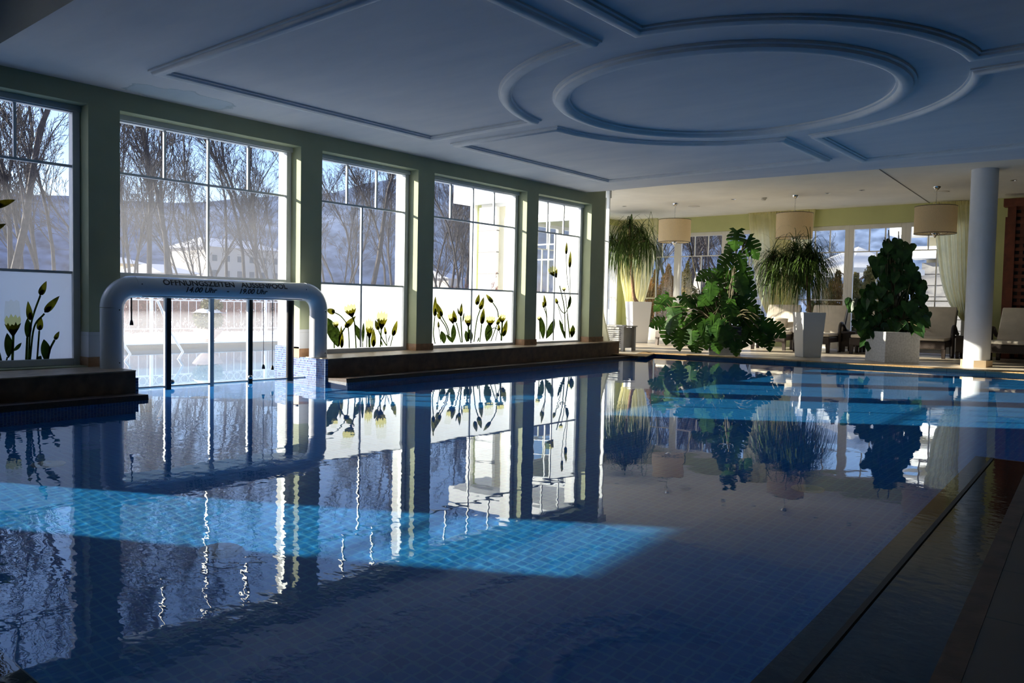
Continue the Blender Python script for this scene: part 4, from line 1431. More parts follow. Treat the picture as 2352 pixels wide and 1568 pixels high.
# heart-leaved climber
p4 = az(2031.5, 833, .06); c4_ = Vector((p4.x, p4.y + .50, .06))
phil = thing('potted_philodendron', 'dark heart-leaved climbing plant with thin stakes in a square concrete planter', 'potted plant', c4_)
planter_mesh(phil, .355, .355, .60, math.radians(45), m_concrete)
rnd = random.Random(4)
wl = MB(); ws = MB()
SIL = [(545, 2038, 2056), (575, 2030, 2070), (600, 2022, 2086), (630, 2002, 2106), (660, 1985, 2118), (690, 1972, 2124), (720, 1966, 2130), (745, 1968, 2128), (765, 1976, 2118), (790, 1978, 2010)]
def sil(y):
    for (ya_, l0, r0), (yb_, l1, r1) in zip(SIL, SIL[1:]):
        if ya_ <= y <= yb_:
            t = (y - ya_) / (yb_ - ya_)
            return lerp(l0, l1, t), lerp(r0, r1, t)
    return SIL[-1][1:]
HL = []
for k in range(235):
    y = lerp(552, 766, rnd.random() ** .72)
    l, r = sil(y)
    HL.append((rnd.uniform(l, r), y, rnd.uniform(15, 25)))
HL += [(1955, 700, 26), (1960, 708, 24), (1990, 770, 22), (1984, 785, 22), (1996, 795, 18), (2004, 765, 26), (2036, 772, 26), (2020, 762, 24), (2088, 570, 24), (2084, 590, 24), (2044, 568, 26), (2036, 585, 26), (2110, 655, 28), (2118, 660, 26), (2012, 605, 30), (2070, 640, 30), (2056, 600, 28), (2085, 610, 26)]
for (px_, py_, sz) in HL:
    dy_ = rnd.uniform(-.34, .34)
    ctr = ay(px_, py_, c4_.y + dy_)
    size = sz * 1.02 / F_PX * (ctr - CAM).length
    a = math.radians(rnd.uniform(-45, 45) + (px_ - 2050) * .35)
    tip = scr(math.sin(a), -math.cos(a), rnd.uniform(.1, .6))
    nrm = scr(rnd.uniform(-.6, .6), rnd.uniform(.1, .8), 1)
    base = ctr - tip.normalized() * size * .4
    heart_leaf(wl, base, tip, nrm, size, rnd.uniform(.5, .72))
    if rnd.random() < .5:
        rp_ = c4_ + Vector((rnd.uniform(-.16, .16), rnd.uniform(-.16, .16), .55))
        ws.tube(spline([rp_, rp_.lerp(base, .55) + Vector((0, 0, .15)), base], 3), .006, 5)
wl.build('foliage', m_heart, phil, True, c4_)
ws.build('stems', m_stem, phil, True, c4_)
for (xa, ya_, xb, yb_) in ((2041, 528, 2052, 750), (2064, 531, 2064, 750), (2033, 545, 2038, 750)):
    w = MB(); w.tube([ay(xa, ya_, c4_.y), ay(xb, yb_, c4_.y)], .010, 6); w.build('stake', m_stake, phil, True, c4_)


# ================================================================== LOUNGE FURNITURE
def make_lounger(mw):
    t = thing('lounge_chair', '', 'lounge chair', (0, 0, 0), group='cream cushioned wicker lounge chairs')
    W = .42
    w = MB(); w.box(-W, W, -.80, .42, .24, .37); w.box(-W, W, -.82, -.78, .20, .37)
    bevel(w.build('seat_frame', mw, t), .02)
    for sx in (-1, 1):
        for y in (-.77, .35):
            w = MB(); w.hexa([(sx * W - sx * .07, y - .03, 0), (sx * W - sx * .005, y - .03, 0), (sx * W - sx * .005, y + .04, 0), (sx * W - sx * .07, y + .04, 0), (sx * W - sx * .09, y - .04, .26), (sx * W, y - .04, .26), (sx * W, y + .05, .26), (sx * W - sx * .09, y + .05, .26)])
            w.build('leg', mw, t)
        w = MB()
        pts = spline([(sx * (W + .03), -.06, 0), (sx * (W + .03), -.07, .45), (sx * (W + .03), -.02, .66), (sx * (W + .03), .16, .68), (sx * (W + .03), .42, .55), (sx * (W + .03), .60, .52)], 6)
        w.tube(pts, .042, 8)
        w.build('armrest', mw, t, True)
    w = MB()
    w.hexa([(-W, .36, .30), (W, .36, .30), (W, .44, .30), (-W, .44, .30), (-W * .98, .80, 1.08), (W * .98, .80, 1.08), (W * .98, .87, 1.05), (-W * .98, .87, 1.05)])
    bevel(w.build('back_frame', mw, t), .02)
    def pad(P, name):
        w = MB(); w.hexa(P)
        o = w.build(name, m_cush, t)
        bevel(o, .028, 3)
        for f in o.data.polygons: f.use_smooth = True
        return o
    pad([(-W + .02, -.80, .375), (W - .02, -.80, .375), (W - .02, .34, .375), (-W + .02, .34, .375), (-W + .02, -.80, .45), (W - .02, -.80, .45), (W - .02, .30, .45), (-W + .02, .30, .45)], 'seat_cushion')
    pad([(-W + .01, .26, .44), (W - .01, .26, .44), (W - .01, .36, .42), (-W + .01, .36, .42), (-W + .01, .72, 1.14), (W - .01, .72, 1.14), (W - .01, .81, 1.10), (-W + .01, .81, 1.10)], 'back_cushion')
    return t


ld = make_lounger(m_wick)
LO = [((4.92, 19.75), .05, 'cream lounge chair right of the concrete planter, in front of the swept curtain'),
      ((6.62, 19.3), -.05, 'cream lounge chair right of the white column'),
      ((2.50, 19.75), .04, 'cream lounge chair partly behind the bushy palm planter'),
      ((3.75, 19.95), .02, 'cream lounge chair hidden behind the heart-leaved plant'),
      ((1.35, 19.85), .12, 'sunlit cream lounge chair between the monstera and the bushy palm')]
for i, ((x, y), rz, lab) in enumerate(LO):
    o = ld if i == 0 else copy_tree(ld)
    o.location = (x, y, .06); o.rotation_euler = (0, 0, rz); o['label'] = lab
lg = make_lounger(m_wick_lit)
lg.location = (-1.02, 19.35, .06); lg.rotation_euler = (0, 0, .05)
lg['label'] = 'lit grey wicker lounge chair between the tall palm planter and the monstera'
lg['group'] = 'grey wicker lounge chairs'
# cushion on the sunlit lounger
q = ay(1742, 722, 20.3)
w = MB()
for i in range(1):
    n = 10; V = []
    for a_ in range(n + 1):
        for b2 in range(n + 1):
            u, v = a_ / n * 2 - 1, b2 / n * 2 - 1
            th = .075 * (1 - u ** 4) ** .5 * (1 - v ** 4) ** .5
            V.append((u * .2, th, v * .17)); V.append((u * .2, -th, v * .17))
    Fq = []
    for a_ in range(n):
        for b2 in range(n):
            k = lambda i_, j_: 2 * (i_ * (n + 1) + j_)
            Fq.append((k(a_, b2), k(a_ + 1, b2), k(a_ + 1, b2 + 1), k(a_, b2 + 1)))
            Fq.append((k(a_, b2) + 1, k(a_, b2 + 1) + 1, k(a_ + 1, b2 + 1) + 1, k(a_ + 1, b2) + 1))
    w.add(V, Fq)
o = w.build('throw_pillow', m_cush, None, True)
o.location = (1.30, 20.14, .70); o.rotation_euler = (.45, .12, .3)
tag(o, 'small cream pillow on the sunlit lounge chair right of the monstera', 'pillow')


def wicker_table(x, y, lab):
    t = thing('side_table', lab, 'side table', (x, y, .06), group='dark wicker side tables')
    w = MB(); w.box(-.25, .25, -.28, .28, .44, .50); bevel(w.build('table_top', m_wick, t), .012)
    w = MB(); w.box(-.23, .23, -.26, .26, .13, .44); w.build('skirt', m_wick, t)
    for sx in (-1, 1):
        for sy in (-1, 1):
            w = MB(); w.box(sx * .2 - .03, sx * .2 + .03, sy * .23 - .03, sy * .23 + .03, 0, .14); w.build('leg', m_wick, t)


a = ay(1938, 752, 20.1)
wicker_table(3.14, 20.3, 'dark wicker side table between the bushy palm and the concrete planter')
wicker_table(5.68, 19.9, 'dark wicker side table just left of the white column')
wicker_table(1.93, 20.1, 'dark wicker side table beside the sunlit lounge chair')

# slatted cabinet with a magazine
cb0 = ay(1399, 800, 15.1); cb1 = ay(1436, 806, 15.1)
sx0, sx1 = cb0.x - .35, cb1.x
cab = thing('slatted_cabinet', 'grey painted cabinet with louvred front at the end of the stone ledge', 'cabinet', ((sx0 + sx1) / 2, 15.3, .06))
off = cab.location
w = MB(); w.box(sx0, sx1 - .0, 15.02, 15.06, .06, .60); w.box(sx0, sx1, 15.50, 15.54, .06, .60)
for x in (sx0, sx1 - .05):
    w.box(x, x + .05, 15.02, 15.54, .06, .60)
w.box(sx0, sx1, 15.02, 15.54, .56, .60)
bw = MB()
w = MB()
for x in (sx0, sx1 - .07):
    w.box(x, x + .07, 15.02, 15.09, .06, .60); w.box(x, x + .07, 15.47, 15.54, .06, .60)
w.box(sx0 + .07, sx1 - .07, 15.03, 15.08, .54, .60); w.box(sx0 + .07, sx1 - .07, 15.03, 15.08, .13, .19)
w.box(sx0 + .06, sx1 - .06, 15.09, 15.52, .13, .58)
w.build('carcass', m_slat, cab, off=off)
w = MB()
for k in range(8):
    z = .205 + k * .041
    w.hexa([(sx0 + .07, 15.03, z), (sx1 - .07, 15.03, z), (sx1 - .07, 15.075, z + .014), (sx0 + .07, 15.075, z + .014), (sx0 + .07, 15.03, z + .022), (sx1 - .07, 15.03, z + .022), (sx1 - .07, 15.075, z + .036), (sx0 + .07, 15.075, z + .036)])
w.build('louvred_panel', m_slat, cab, off=off)
w = MB(); w.box(sx0 - .02, sx1 + .025, 15.0, 15.56, .60, .625); w.build('cabinet_top', m_slat, cab, off=off)
w = MB(); w.box(sx0 + .18, sx1 - .12, 15.08, 15.36, .626, .636, rot=.12); w.cur = 0
tag(w.build('magazine', m_paper), 'magazine lying on the grey slatted cabinet', 'magazine')

# red wooden lattice at the right edge
YL = 20.6
lx0 = ay(2322, 560, YL).x - .06
lat = thing('lattice_screen', 'red brown wooden lattice screen with a heavy cornice at the right edge', 'screen', (lx0 + .8, YL, .06))
off = lat.location
w = MB(); w.box(lx0 - .10, lx0 + 1.9, YL - .12, YL + .12, 3.42, 3.60); bevel(w.build('cornice', m_redwood, lat, off=off), .01)
for x in (lx0 - .02, lx0 + 1.7):
    w = MB(); w.box(x, x + .16, YL - .06, YL + .06, .06, 3.42); w.build('post', m_redwood, lat, off=off)
w = MB(); w.box(lx0 - .06, lx0 - .02, YL - .05, YL + .05, .06, 3.20); w.build('side_batten', m_redwood, lat, off=off)
w = MB()
for k in range(22):
    z = .2 + k * .15
    w.box(lx0 + .14, lx0 + 1.7, YL - .02, YL + .01, z, z + .075)
for k in range(10):
    x = lx0 + .22 + k * .155
    w.box(x, x + .07, YL + .01, YL + .04, .1, 3.42)
w.build('lattice', m_redwood, lat, off=off)
w = MB(); w.box(lx0 + .14, lx0 + 1.7, YL + .045, YL + .06, .06, 3.42); w.build('shade_backing', m_wick, lat, off=off)  # added dark sheet standing in for the dimness seen through the lattice

# ================================================================== OUTSIDE
w = MB()
w.cur = 0
OX0, OX1, OY0, OY1 = -6.6, -.51, 1.0, 12.4
w.box(-900, OX0, -500, 900, -.3, .10); w.box(OX0, -.51, -500, OY0, -.3, .10); w.box(OX0, -.51, OY1, Y_BAY - .1, -.3, .10)
w.box(-.51, 900, 21.5, 900, -.3, .0); w.box(OX0, -4.4, Y_BAY - .1, 900, -.3, .10); w.box(-4.4, -.51, 21.5, 900, -.3, .05)
struct(w.build('ground', m_snow), 'snow covered garden ground outside', 'ground')
w = MB()
w.box(OX0, -.3, OY0, OY1, -1.3, -1.2)
w.box(OX0 - .1, OX0, OY0, OY1, -1.3, .11); w.box(OX0, OX1, OY0 - .1, OY0, -1.3, .11); w.box(OX0, OX1, OY1, OY1 + .1, -1.3, .11)
o = struct(w.build('floor_outdoor_pool', m_pool_out), 'pale blue basin of the outdoor pool', 'pool')
o.cycles.is_caustics_receiver = True


# bare trees
def make_tree(seed, H, r0, mat, spread=.75, lowest=.2, dens=1.0):
    rnd = random.Random(seed)
    wt = MB(); wb = MB()
    def grow(p, d, L, r, lev, n):
        pts = [Vector(p)]; d = Vector(d).normalized()
        for i in range(n):
            d = (d + Vector((rnd.gauss(0, .10), rnd.gauss(0, .10), rnd.gauss(.05, .06)))).normalized()
            pts.append(pts[-1] + d * L / n)
        rad = [max(.007, r * (1 - .82 * i / n)) for i in range(n + 1)]
        (wt if lev == 0 else wb).tube(pts, rad, (7, 4, 3, 3)[lev], cap=False)
        if lev == 3: return
        cnt = int((34, 9, 4)[lev] * dens)
        for k in range(cnt):
            t = rnd.uniform(lowest if lev == 0 else .15, 1.0)
            q = polyat(pts, t)
            a = rnd.uniform(0, 2 * PI)
            dd = pts[min(int(t * n) + 1, n)] - pts[min(int(t * n), n - 1)]
            dd.normalize()
            o1 = dd.orthogonal().normalized(); o2 = dd.cross(o1)
            an = rnd.uniform(.35, .8) * (spread if lev == 0 else 1)
            nd = dd * math.cos(an) + (o1 * math.cos(a) + o2 * math.sin(a)) * math.sin(an)
            ll = L * rnd.uniform(*((.17, .32) if lev == 0 else (.26, .42))) * (1.15 - t * .6)
            grow(q, nd, ll, max(.008, r * (1 - .8 * t) * .34), lev + 1, (4, 3, 3)[lev])
    if isinstance(H, tuple):
        for k in range(H[1]):
            grow((rnd.uniform(-.5, .5), rnd.uniform(-.5, .5), -.2), (rnd.gauss(0, .22), rnd.gauss(0, .22), 1), H[0] * rnd.uniform(.7, 1.05), r0, 0, 8)
    else:
        grow((0, 0, -.2), (rnd.gauss(0, .04), rnd.gauss(0, .04), 1), H, r0, 0, 9)
    root = thing('bare_tree', '', 'tree', (0, 0, 0), group='bare winter trees outside the windows')
    wt.build('trunk', mat, root, True); wb.build('branches', mat, root)
    return root


protos = [make_tree(1, 15, .115, m_bark, .7), make_tree(2, 14, .085, m_bark, .6), make_tree(3, 13, .07, m_bark, .55), make_tree(4, 16, .15, m_bark, .8), make_tree(5, (11, 4), .055, m_bark, .6, dens=.8)]
red = make_tree(8, (2.3, 5), .03, m_bark2, .8, .05, dens=.7)
used = [False] * 5
TREES = [  # px, distance plane x, prototype
    (22, -9.8, 3, 0), (8, -12, 1, 0), (52, -11, 1, 0), (75, -16, 2, 0), (112, -11.5, 2, 0), (128, -14, 1, 0), (-20, -14, 4, 0), (95, -20, 0, 0),
    (300, -12.5, 2, 1), (338, -10.8, 0, 1), (322, -16, 4, 1), (372, -12.5, 1, 1), (402, -15, 0, 1), (430, -19, 2, 1), (470, -17, 4, 1), (502, -14, 2, 1), (528, -20, 1, 1), (558, -15, 1, 1), (590, -18, 0, 1), (618, -14.5, 2, 1), (640, -20, 4, 1),
    (752, -15, 2, 2), (785, -18, 4, 2), (815, -22, 1, 2), (850, -14, 3, 2), (882, -19, 1, 2), (905, -24, 0, 2),
    (1003, -20, 1, 3), (1018, -17, 2, 3), (1036, -24, 0, 3), (1052, -18, 1, 3), (1068, -15, 0, 3), (1080, -22, 4, 3), (1092, -17, 1, 3), (1010, -28, 4, 3), (1045, -30, 3, 3), (1098, -26, 2, 3)]
names_w = ['through the window at the left edge', 'through the window above the pipe arch', 'through the window right of the pipe arch', 'beside the white bay through the fourth window']
cnts = {}
for (px_, X, k, wi) in TREES:
    cnts.setdefault(wi, []).append(px_)
ORD = ['first', 'second', 'third', 'fourth', 'fifth', 'sixth', 'seventh', 'eighth', 'ninth', 'tenth', 'eleventh', 'twelfth', 'thirteenth']
for (px_, X, k, wi) in TREES:
    o = protos[k] if not used[k] else copy_tree(protos[k])
    used[k] = True
    X = -19.5 + (X + 10) * 1.05
    q = ax(px_, 640, X)
    o.location = (X, q.y, .1)
    rr = random.Random(px_)
    o.rotation_euler = (0, 0, rr.uniform(0, 6.28))
    s_ = rr.uniform(.88, 1.12); o.scale = (s_, s_, s_)
    i_ = sorted(cnts[wi]).index(px_)
    o['label'] = 'bare leafless tree, %s from the left seen %s' % (ORD[i_], names_w[wi])
# trees behind the far doors
FT = [(1500, 36, 0), (1530, 32, 4), (1548, 40, 1), (1575, 34, 3), (1600, 30, 4), (1625, 38, 0), (1650, 33, 1), (1690, 36, 4), (1710, 31, 2), (1876, 40, 4), (1890, 46, 4), (1905, 52, 4)]
for i, (px_, Y, k) in enumerate(FT):
    o = copy_tree(protos[k])
    q = ay(px_, 640, Y)
    o.location = (q.x, Y, 0)
    o.rotation_euler = (0, 0, px_ * .37)
    if px_ > 1800:
        o.scale = (.42, .42, .42)
    o['label'] = 'bare leafless tree, %s from the left seen through the far terrace doors' % ORD[i]
q = ax(1078, 660, -12)
red.location = (-12, q.y, .1)
red['label'] = 'reddish twiggy shrub beside the white bay outside'; red['category'] = 'shrub'; red['group'] = 'red twig shrubs'
red.name = 'red_twig_shrub'
o = copy_tree(red); q = ax(1040, 660, -14); o.location = (-14, q.y, .1); o.rotation_euler = (0, 0, 2)
o['label'] = 'reddish twiggy shrub left of the white bay, farther off'
o = copy_tree(red); q = ax(1152, 760, -2.4); o.location = (-3.15, 13.7, .1); o.scale = (.45, .45, .8); o['label'] = 'thin dry shrub against the white bay wall'
o = copy_tree(red); q = ax(320, 745, -11.5); o.location = (-12.2, q.y, .1); o.scale = (1.1, 1.1, .5); o['label'] = 'low reddish shrub behind the iron fence outside'

w = MB(); w.box(-5.75, -.51, -.1, .4, -.2, 5.4)  # added unseen fin, sized to keep the sun off the first window
struct(w.build('wall_shade_fin', m_whitewall), 'added outside wall, out of view, that shades the first window', 'wall')
# iron fence behind the outdoor pool
XF = -11.2
y0, y1 = ax(190, 720, XF).y, ax(720, 720, XF).y
fe = thing('iron_fence', 'white iron garden fence with a row of rings behind the outdoor pool', 'fence', (XF, (y0 + y1) / 2, .1))
off = fe.location
zt1, zt2 = 1.22, 1.0
w = MB(); w.box(XF - .015, XF + .015, y0, y1, zt1, zt1 + .03); w.build('rail', m_fence, fe, off=off)
w = MB(); w.box(XF - .015, XF + .015, y0, y1, zt2 - .03, zt2); w.build('rail', m_fence, fe, off=off)
w = MB(); w.box(XF - .015, XF + .015, y0, y1, .22, .25); w.build('rail', m_fence, fe, off=off)
n = int((y1 - y0) / .22)
w = MB(); rg = MB()
for k in range(n + 1):
    y = lerp(y0, y1, k / n)
    w.tube([(XF, y, .22), (XF, y, zt2)], .009, 5)
    rg.tube([(XF, y + .11 + .1 * math.cos(a_ * PI / 7), (zt1 + zt2) / 2 + .1 * math.sin(a_ * PI / 7)) for a_ in range(14)], .008, 4, closed=True)
w.build('bars', m_fence, fe, off=off); rg.build('ring_row', m_fence, fe, off=off)
for k in range(5):
    y = lerp(y0, y1, k / 4)
    w = MB(); w.box(XF - .035, XF + .035, y - .035, y + .035, .1, 1.34); w.build('post', m_fence, fe, off=off)

hdg = thing('garden_hedge', 'low dark leafless hedge behind the white iron fence outside', 'hedge', (XF - 1.3, (y0 + y1) / 2, .1))
rnd = random.Random(6)
w = MB()
for k in range(26):
    yy = lerp(y0 + .4, y1 - .4, k / 25) - (y0 + y1) / 2
    for zz in (.25, .6, .95):
        for q in range(150):
            p_ = Vector((rnd.gauss(0, .28), yy + rnd.uniform(-.35, .35), zz + rnd.uniform(-.3, .32)))
            d1 = Vector((rnd.gauss(0, .5), rnd.gauss(0, .5), 1)).normalized() * rnd.uniform(.05, .16)
            d2 = d1.orthogonal().normalized() * rnd.uniform(.006, .02)
            w.add([p_ - d2, p_ + d1, p_ + d2, p_ - d1 * .6], [(0, 1, 2, 3)])
w.build('foliage', m_bark2, hdg)

# urn with a snowy bush on the far bank, and on the right a second low bank bush
q = ax(476, 800, -9.2)
urn = thing('garden_urn', 'pale terracotta urn with a snow capped bush at the outdoor pool', 'planter', (-7.2, ax(478, 790, -7.2).y, .1))
urn.scale = (.62, .62, .62)
w = MB(); w.lathe([(.22, 0), (.26, .03), (.2, .07), (.30, .16), (.44, .32), (.50, .42), (.53, .44), (.50, .46), (.4, .44)], n=28); w.build('bowl', m_terra, urn, True)
rnd = random.Random(3)


def clump(mb, c, rx, rz, n, sz, rnd, pw=1.0):
    for k in range(n):
        a = rnd.uniform(0, 2 * PI); cz = rnd.uniform(-1, 1)
        rr = rnd.uniform(.55, 1.0)
        sxy = math.sqrt(max(0, 1 - cz * cz))
        p_ = Vector((c[0] + rx * rr * sxy * math.cos(a), c[1] + rx * rr * sxy * math.sin(a), c[2] + rz * rr * cz))
        d1 = Vector((rnd.gauss(0, 1), rnd.gauss(0, 1), rnd.gauss(.5, 1))).normalized()
        d2 = d1.orthogonal().normalized()
        s1 = sz * rnd.uniform(.6, 1.5)
        mb.add([p_ - d2 * s1 * .35, p_ + d1 * s1 * .6, p_ + d2 * s1 * .35, p_ - d1 * s1 * .5], [(0, 1, 2, 3)])


w = MB(); clump(w, (0, 0, .78), .52, .40, 1500, .07, rnd); clump(w, (.05, .1, 1.28), .40, .26, 600, .07, rnd); w.build('foliage', m_bush, urn)
w = MB()
n = 14; V = []
for i in range(n):
    for j in range(n):
        u, v = i / (n - 1) * 2 - 1, j / (n - 1) * 2 - 1
        r2 = min(1, u * u + v * v)
        V.append((u * .44, v * .44, 1.02 + .16 * math.sqrt(max(0, 1 - r2)) + .03 * noise.noise(Vector((u * 3, v * 3, 1)))))
w.add([(x, y, z + .0) for x, y, z in V], [(i * n + j, i * n + j + 1, (i + 1) * n + j + 1, (i + 1) * n + j) for i in range(n - 1) for j in range(n - 1)])
w.build('snow_cap', m_snow, urn, True)
# handrails of the outdoor pool steps
for lab, pts in (('white handrail of the outdoor pool steps, right one of two', [(362, 690), (372, 712), (391, 761), (420, 808), (392, 852), (386, 870)]), ('white handrail of the outdoor pool steps, left one of two', [(240, 712), (262, 752), (278, 781), (299, 813), (280, 840), (274, 862)])):
    P_ = [ax(x, y, -3.9) for x, y in pts]
    w = MB(); w.tube(P_, .022, 10)
    tag(w.build('handrail', m_fence, None, True), lab, 'handrail')


# houses across the valley
def house(px0, px1, py_eave, py_ridge, X, mw, lab, nx=5, nz=2, axis=0):
    a = at(px0, py_eave, axis, X); b2 = at(px1, py_eave, axis, X)
    zr = at((px0 + px1) / 2, py_ridge, axis, X).z
    if axis == 0:
        u0, u1 = a.y, b2.y; dpt = -8
        root = thing('house', lab, 'house', (X, (u0 + u1) / 2, 0))
        def T(u, d, z): return (d, u - (u0 + u1) / 2, z)
    else:
        u0, u1 = a.x, b2.x; dpt = 8
        root = thing('house', lab, 'house', ((u0 + u1) / 2, X, 0))
        def T(u, d, z): return (u - (u0 + u1) / 2, d, z)
    ze = (a.z + b2.z) / 2
    w = MB(); w.hexa([T(u0, 0, 0), T(u1, 0, 0), T(u1, dpt, 0), T(u0, dpt, 0), T(u0, 0, ze), T(u1, 0, ze), T(u1, dpt, ze), T(u0, dpt, ze)])
    w.build('walls', mw, root)
    e_ = .5
    ins = (u1 - u0) * .18
    V = [T(u0 - e_, -e_ * (1 if dpt > 0 else -1), ze), T(u1 + e_, -e_ * (1 if dpt > 0 else -1), ze), T(u1 + e_, dpt * 1.06, ze), T(u0 - e_, dpt * 1.06, ze), T(u0 + ins, dpt / 2, zr), T(u1 - ins, dpt / 2, zr)]
    w = MB(); w.add(V, [(3, 2, 1, 0), (0, 1, 5, 4), (1, 2, 5), (2, 3, 4, 5), (3, 0, 4)])
    tag(w.build('roof', m_roof, root), 'snow covered roof')
    for i in range(nx):
        for j in range(nz):
            u = lerp(u0, u1, (i + .5) / nx); z = ze * (.28 + .72 * (j + .35) / nz) - .4
            ww = (u1 - u0) / nx * .18
            sd = .05 * (-1 if dpt > 0 else 1)
            w = MB(); w.hexa([T(u - ww, sd, z), T(u + ww, sd, z), T(u + ww, 0, z), T(u - ww, 0, z), T(u - ww, sd, z + ww * 2.4), T(u + ww, sd, z + ww * 2.4), T(u + ww, 0, z + ww * 2.4), T(u - ww, 0, z + ww * 2.4)])
            w.build('window', m_hwin, root)


house(478, 645, 572, 545, -62, m_house, 'large pale house with a hipped snowy roof across the valley', 6, 3)
house(283, 330, 606, 588, -75, m_house2, 'small ochre house behind the leftmost trees above the pipe arch', 3, 2)
house(378, 452, 628, 604, -48, m_house, 'low house with a blue shaded snowy roof among the trees', 4, 1)
house(1030, 1060, 640, 615, -60, m_house, 'small distant house glimpsed between dark trunks', 2, 2)
house(1588, 1700, 628, 612, 52, m_house, 'low white house behind the orange hedge', 4, 1, axis=1)

# mountains
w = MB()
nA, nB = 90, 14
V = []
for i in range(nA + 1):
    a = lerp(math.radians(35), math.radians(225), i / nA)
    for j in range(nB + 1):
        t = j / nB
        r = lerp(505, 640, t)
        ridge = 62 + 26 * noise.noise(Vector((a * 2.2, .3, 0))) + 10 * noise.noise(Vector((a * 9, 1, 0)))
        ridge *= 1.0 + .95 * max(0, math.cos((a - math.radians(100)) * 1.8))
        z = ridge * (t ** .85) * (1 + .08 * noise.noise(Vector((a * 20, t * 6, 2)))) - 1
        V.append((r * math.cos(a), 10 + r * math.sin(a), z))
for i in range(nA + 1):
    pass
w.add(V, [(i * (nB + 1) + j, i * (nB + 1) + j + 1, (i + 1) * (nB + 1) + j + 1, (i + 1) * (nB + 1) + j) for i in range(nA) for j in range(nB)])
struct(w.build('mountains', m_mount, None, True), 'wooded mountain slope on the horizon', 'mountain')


# thuja hedge beyond the terrace doors
def thuja(px_, Y, wpx, py_top, mat, lab, seed):
    q = ay(px_, 700, Y); zt_ = ay(px_, py_top, Y).z
    rx = wpx * .74 / F_PX * (q - CAM).length
    rnd = random.Random(seed)
    t = thing('thuja_shrub', lab, 'shrub', (q.x, Y, 0), group='thuja shrubs outside the terrace doors')
    w = MB()
    nl = 9
    for k in range(nl):
        f = k / (nl - 1)
        rr = rx * (1.0 - .80 * f ** 3)
        clump(w, (rnd.uniform(-.08, .08), rnd.uniform(-.08, .08), zt_ * (.06 + .90 * f)), rr, zt_ / nl * 1.1, int(800 * (.35 + rr / rx)), .052, rnd)
    w.build('foliage', mat, t)
    w = MB(); w.tube([(0, 0, -.05), (0, 0, zt_ * .8)], [.05, .02], 6); w.build('trunk', m_bark, t)


thuja(1498, 24.0, 34, 630, m_thuja, 'orange brown thuja, leftmost behind the tall palm', 1)
thuja(1531, 23.6, 44, 618, m_thuja, 'orange brown thuja right of the tall palm planter', 2)
thuja(1578, 25.0, 34, 612, m_thuja2, 'narrow olive thuja just right of the first wide door post', 3)
thuja(1618, 25.5, 34, 668, m_thuja2, 'low olive thuja behind the monstera', 4)
thuja(1882, 24.6, 40, 640, m_thuja2, 'olive thuja right of the bushy palm', 5)
thuja(1918, 24.2, 46, 632, m_thuja, 'brown thuja under the parasol, left of the white door post', 6)
thuja(1968, 24.6, 44, 636, m_thuja2, 'olive thuja under the parasol, right of the white door post', 7)
thuja(1999, 23.8, 36, 602, m_thuja2, 'pointed olive thuja with a tall tip left of the heart-leaved plant', 8)
thuja(2032, 25.0, 40, 628, m_thuja2, 'olive thuja hidden behind the heart-leaved plant', 9)

# parasol
ap = ay(1972, 566, 27.5); ev = ay(1972, 621, 27.5)
par = thing('garden_parasol', 'large white garden parasol behind the thuja hedge', 'parasol', (ay(1935, 640, 27.5).x, 27.5, 0))
ox = ap.x - par.location.x
R8 = 125 / F_PX * (ap - CAM).length
w = MB()
n = 8
V = [(ox, 0, ap.z)] + [(ox + R8 * math.cos(2 * PI * k / n + .2), R8 * math.sin(2 * PI * k / n + .2), ev.z) for k in range(n)]
w.add(V, [(0, 1 + k, 1 + (k + 1) % n) for k in range(n)])
V = [(ox + R8 * math.cos(2 * PI * k / n + .2), R8 * math.sin(2 * PI * k / n + .2), ev.z - h) for h in (0, .16) for k in range(n)]
w.add(V, [(k, (k + 1) % n, n + (k + 1) % n, n + k) for k in range(n)])
w.build('canopy', m_parasol, par)
w = MB(); w.tube([(ox, 0, 0), (ox, 0, ap.z - .02)], .06, 10); w.build('pole', m_wood, par, True)
for k in range(n):
    a = 2 * PI * k / n + .2
    w = MB(); w.tube([(ox, 0, ev.z - .35), (ox + R8 * .6 * math.cos(a), R8 * .6 * math.sin(a), lerp(ap.z, ev.z, .6) - .04)], .018, 5); w.build('rib', m_wood, par)

# white hotel wing on the right
bx0 = ay(2062, 560, 33).x
bld = thing('hotel_wing', 'white building wing with balcony bands beyond the right terrace doors', 'building', (bx0 + 6, 36, 0))
off = bld.location
zb = [ay(2100, y, 33).z for y in (650, 595, 575, 540, 515, 470, 430)]
w = MB(); w.box(bx0 + .9, bx0 + 13, 33.6, 42, 0, zb[6]); w.build('walls', m_yellow, bld, off=off)
w = MB(); w.box(bx0 + .5, bx0 + 13, 32.4, 33.6, zb[1], zb[2] + .1); w.build('balcony', m_whitewall, bld, off=off)
w = MB(); w.box(bx0 - .1, bx0 + 13, 32.2, 33.6, zb[3] - .05, zb[4] + .2); w.build('balcony', m_whitewall, bld, off=off)
w = MB(); w.box(bx0 - .3, bx0 + 13, 31.8, 33.8, zb[5], zb[6] + .1); w.build('roof', m_whitewall, bld, off=off)
w = MB(); w.box(bx0 + .9, bx0 + 13, 32.9, 33.6, 0, zb[1] - .15)
w.cur = 1
for k in range(6):
    z = .4 + k * .42
    w.box(bx0 + .89, bx0 + 13, 32.89, 33.0, z, z + .025)
w.build('ground_floor', [m_grey, m_dkmetal], bld, off=off)
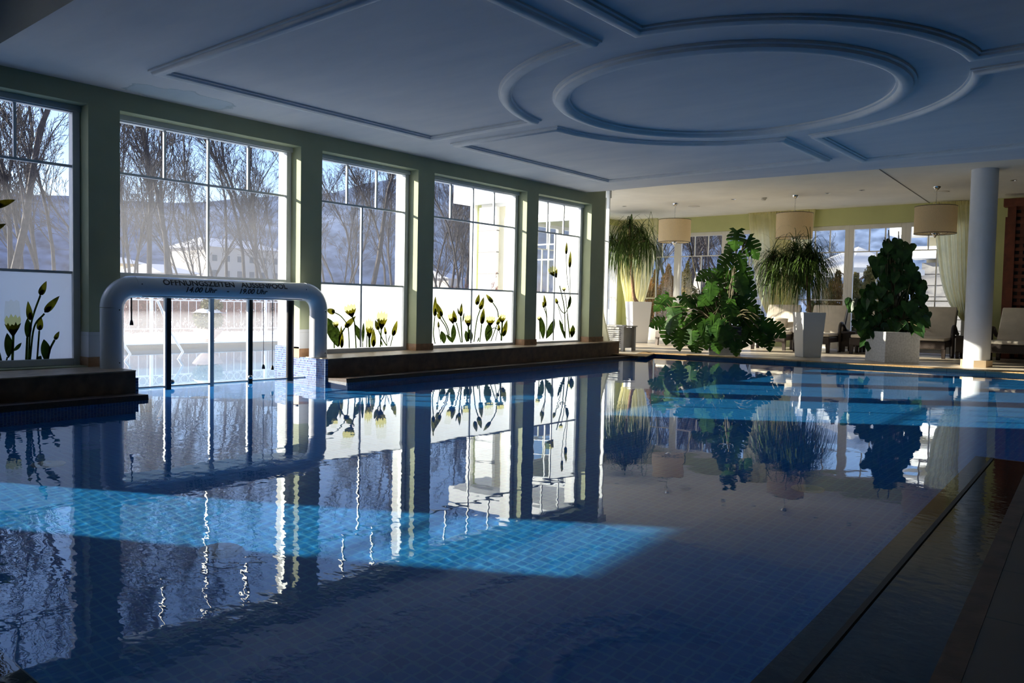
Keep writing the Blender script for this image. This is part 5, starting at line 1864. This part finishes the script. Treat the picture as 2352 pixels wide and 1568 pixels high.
for k in range(3):
    x = bx0 + 1.5 + k * 1.6
    w = MB(); w.box(x, x + 1.0, 33.52, 33.6, zb[2] + .12, zb[3] - .1); f_ = w.build('window', m_frame, bld, off=off)
    w = MB(); w.box(x + .08, x + .92, 33.5, 33.53, zb[2] + .18, zb[3] - .16); w.build('pane', m_hwin, f_, off=off)

# steam over the outdoor pool
for z0_, z1_, den, lab_ in ((.05, .75, .05, 'dense low steam on the outdoor pool'), (.76, 2.9, .013, 'thin pale steam drifting above the outdoor pool')):
  m, nt, out = newmat('steam')
  vs = N(nt, 'ShaderNodeVolumeScatter')
  vs.inputs['Color'].default_value = (1, 1, 1, 1)
  vs.inputs['Density'].default_value = den
  vs.inputs['Anisotropy'].default_value = .35
  nt.links.new(vs.outputs[0], out.inputs['Volume'])
  w = MB(); w.box(-8.9, -1.0, 4.6, 11.8, z0_, z1_)
  tag(w.build('steam', m), lab_, 'steam', kind='stuff')

# ================================================================== LIGHT
wd = bpy.data.worlds.new('sky')
S.world = wd
wd.use_nodes = True
nt = wd.node_tree
bg = nt.nodes['Background']
sk = nt.nodes.new('ShaderNodeTexSky')
sk.sky_type = 'NISHITA'
sk.sun_disc = False
SUN = Vector((1, .64, 0)).normalized()
EL = math.radians(18)
sk.sun_elevation = EL
sk.sun_rotation = math.atan2(-SUN.x, -SUN.y)
sk.air_density = 1.0; sk.dust_density = .6; sk.ozone_density = 2.0
tint = nt.nodes.new('ShaderNodeMix'); tint.data_type = 'RGBA'; tint.blend_type = 'MULTIPLY'
tint.inputs[0].default_value = 1
tint.inputs[7].default_value = (.88, .86, 1.12, 1)
nt.links.new(sk.outputs[0], tint.inputs[6])
nt.links.new(tint.outputs[2], bg.inputs[0])
bg.inputs[1].default_value = .16
sl = bpy.data.lights.new('sun', 'SUN')
sl.energy = 8.5
sl.angle = math.radians(.55)
sl.color = (1.0, .90, .76)
sl.cycles.is_caustics_light = True
so = bpy.data.objects.new('sun', sl)
COL.objects.link(so)
so.rotation_euler = Vector((SUN.x * math.cos(EL), SUN.y * math.cos(EL), -math.sin(EL))).to_track_quat('-Z', 'Y').to_euler()

C = S.cycles
C.max_bounces = 10; C.diffuse_bounces = 4; C.glossy_bounces = 5; C.transmission_bounces = 7
C.transparent_max_bounces = 24; C.volume_bounces = 1
C.sample_clamp_indirect = 6.0
C.use_adaptive_sampling = True
C.adaptive_threshold = .05
C.use_denoising = True
C.blur_glossy = 1.0
vs_ = S.view_settings
S.display_settings.display_device = 'sRGB'
vs_.view_transform = 'Standard'; vs_.look = 'None'; vs_.gamma = 1; vs_.exposure = 1.05
vs_.use_curve_mapping = False
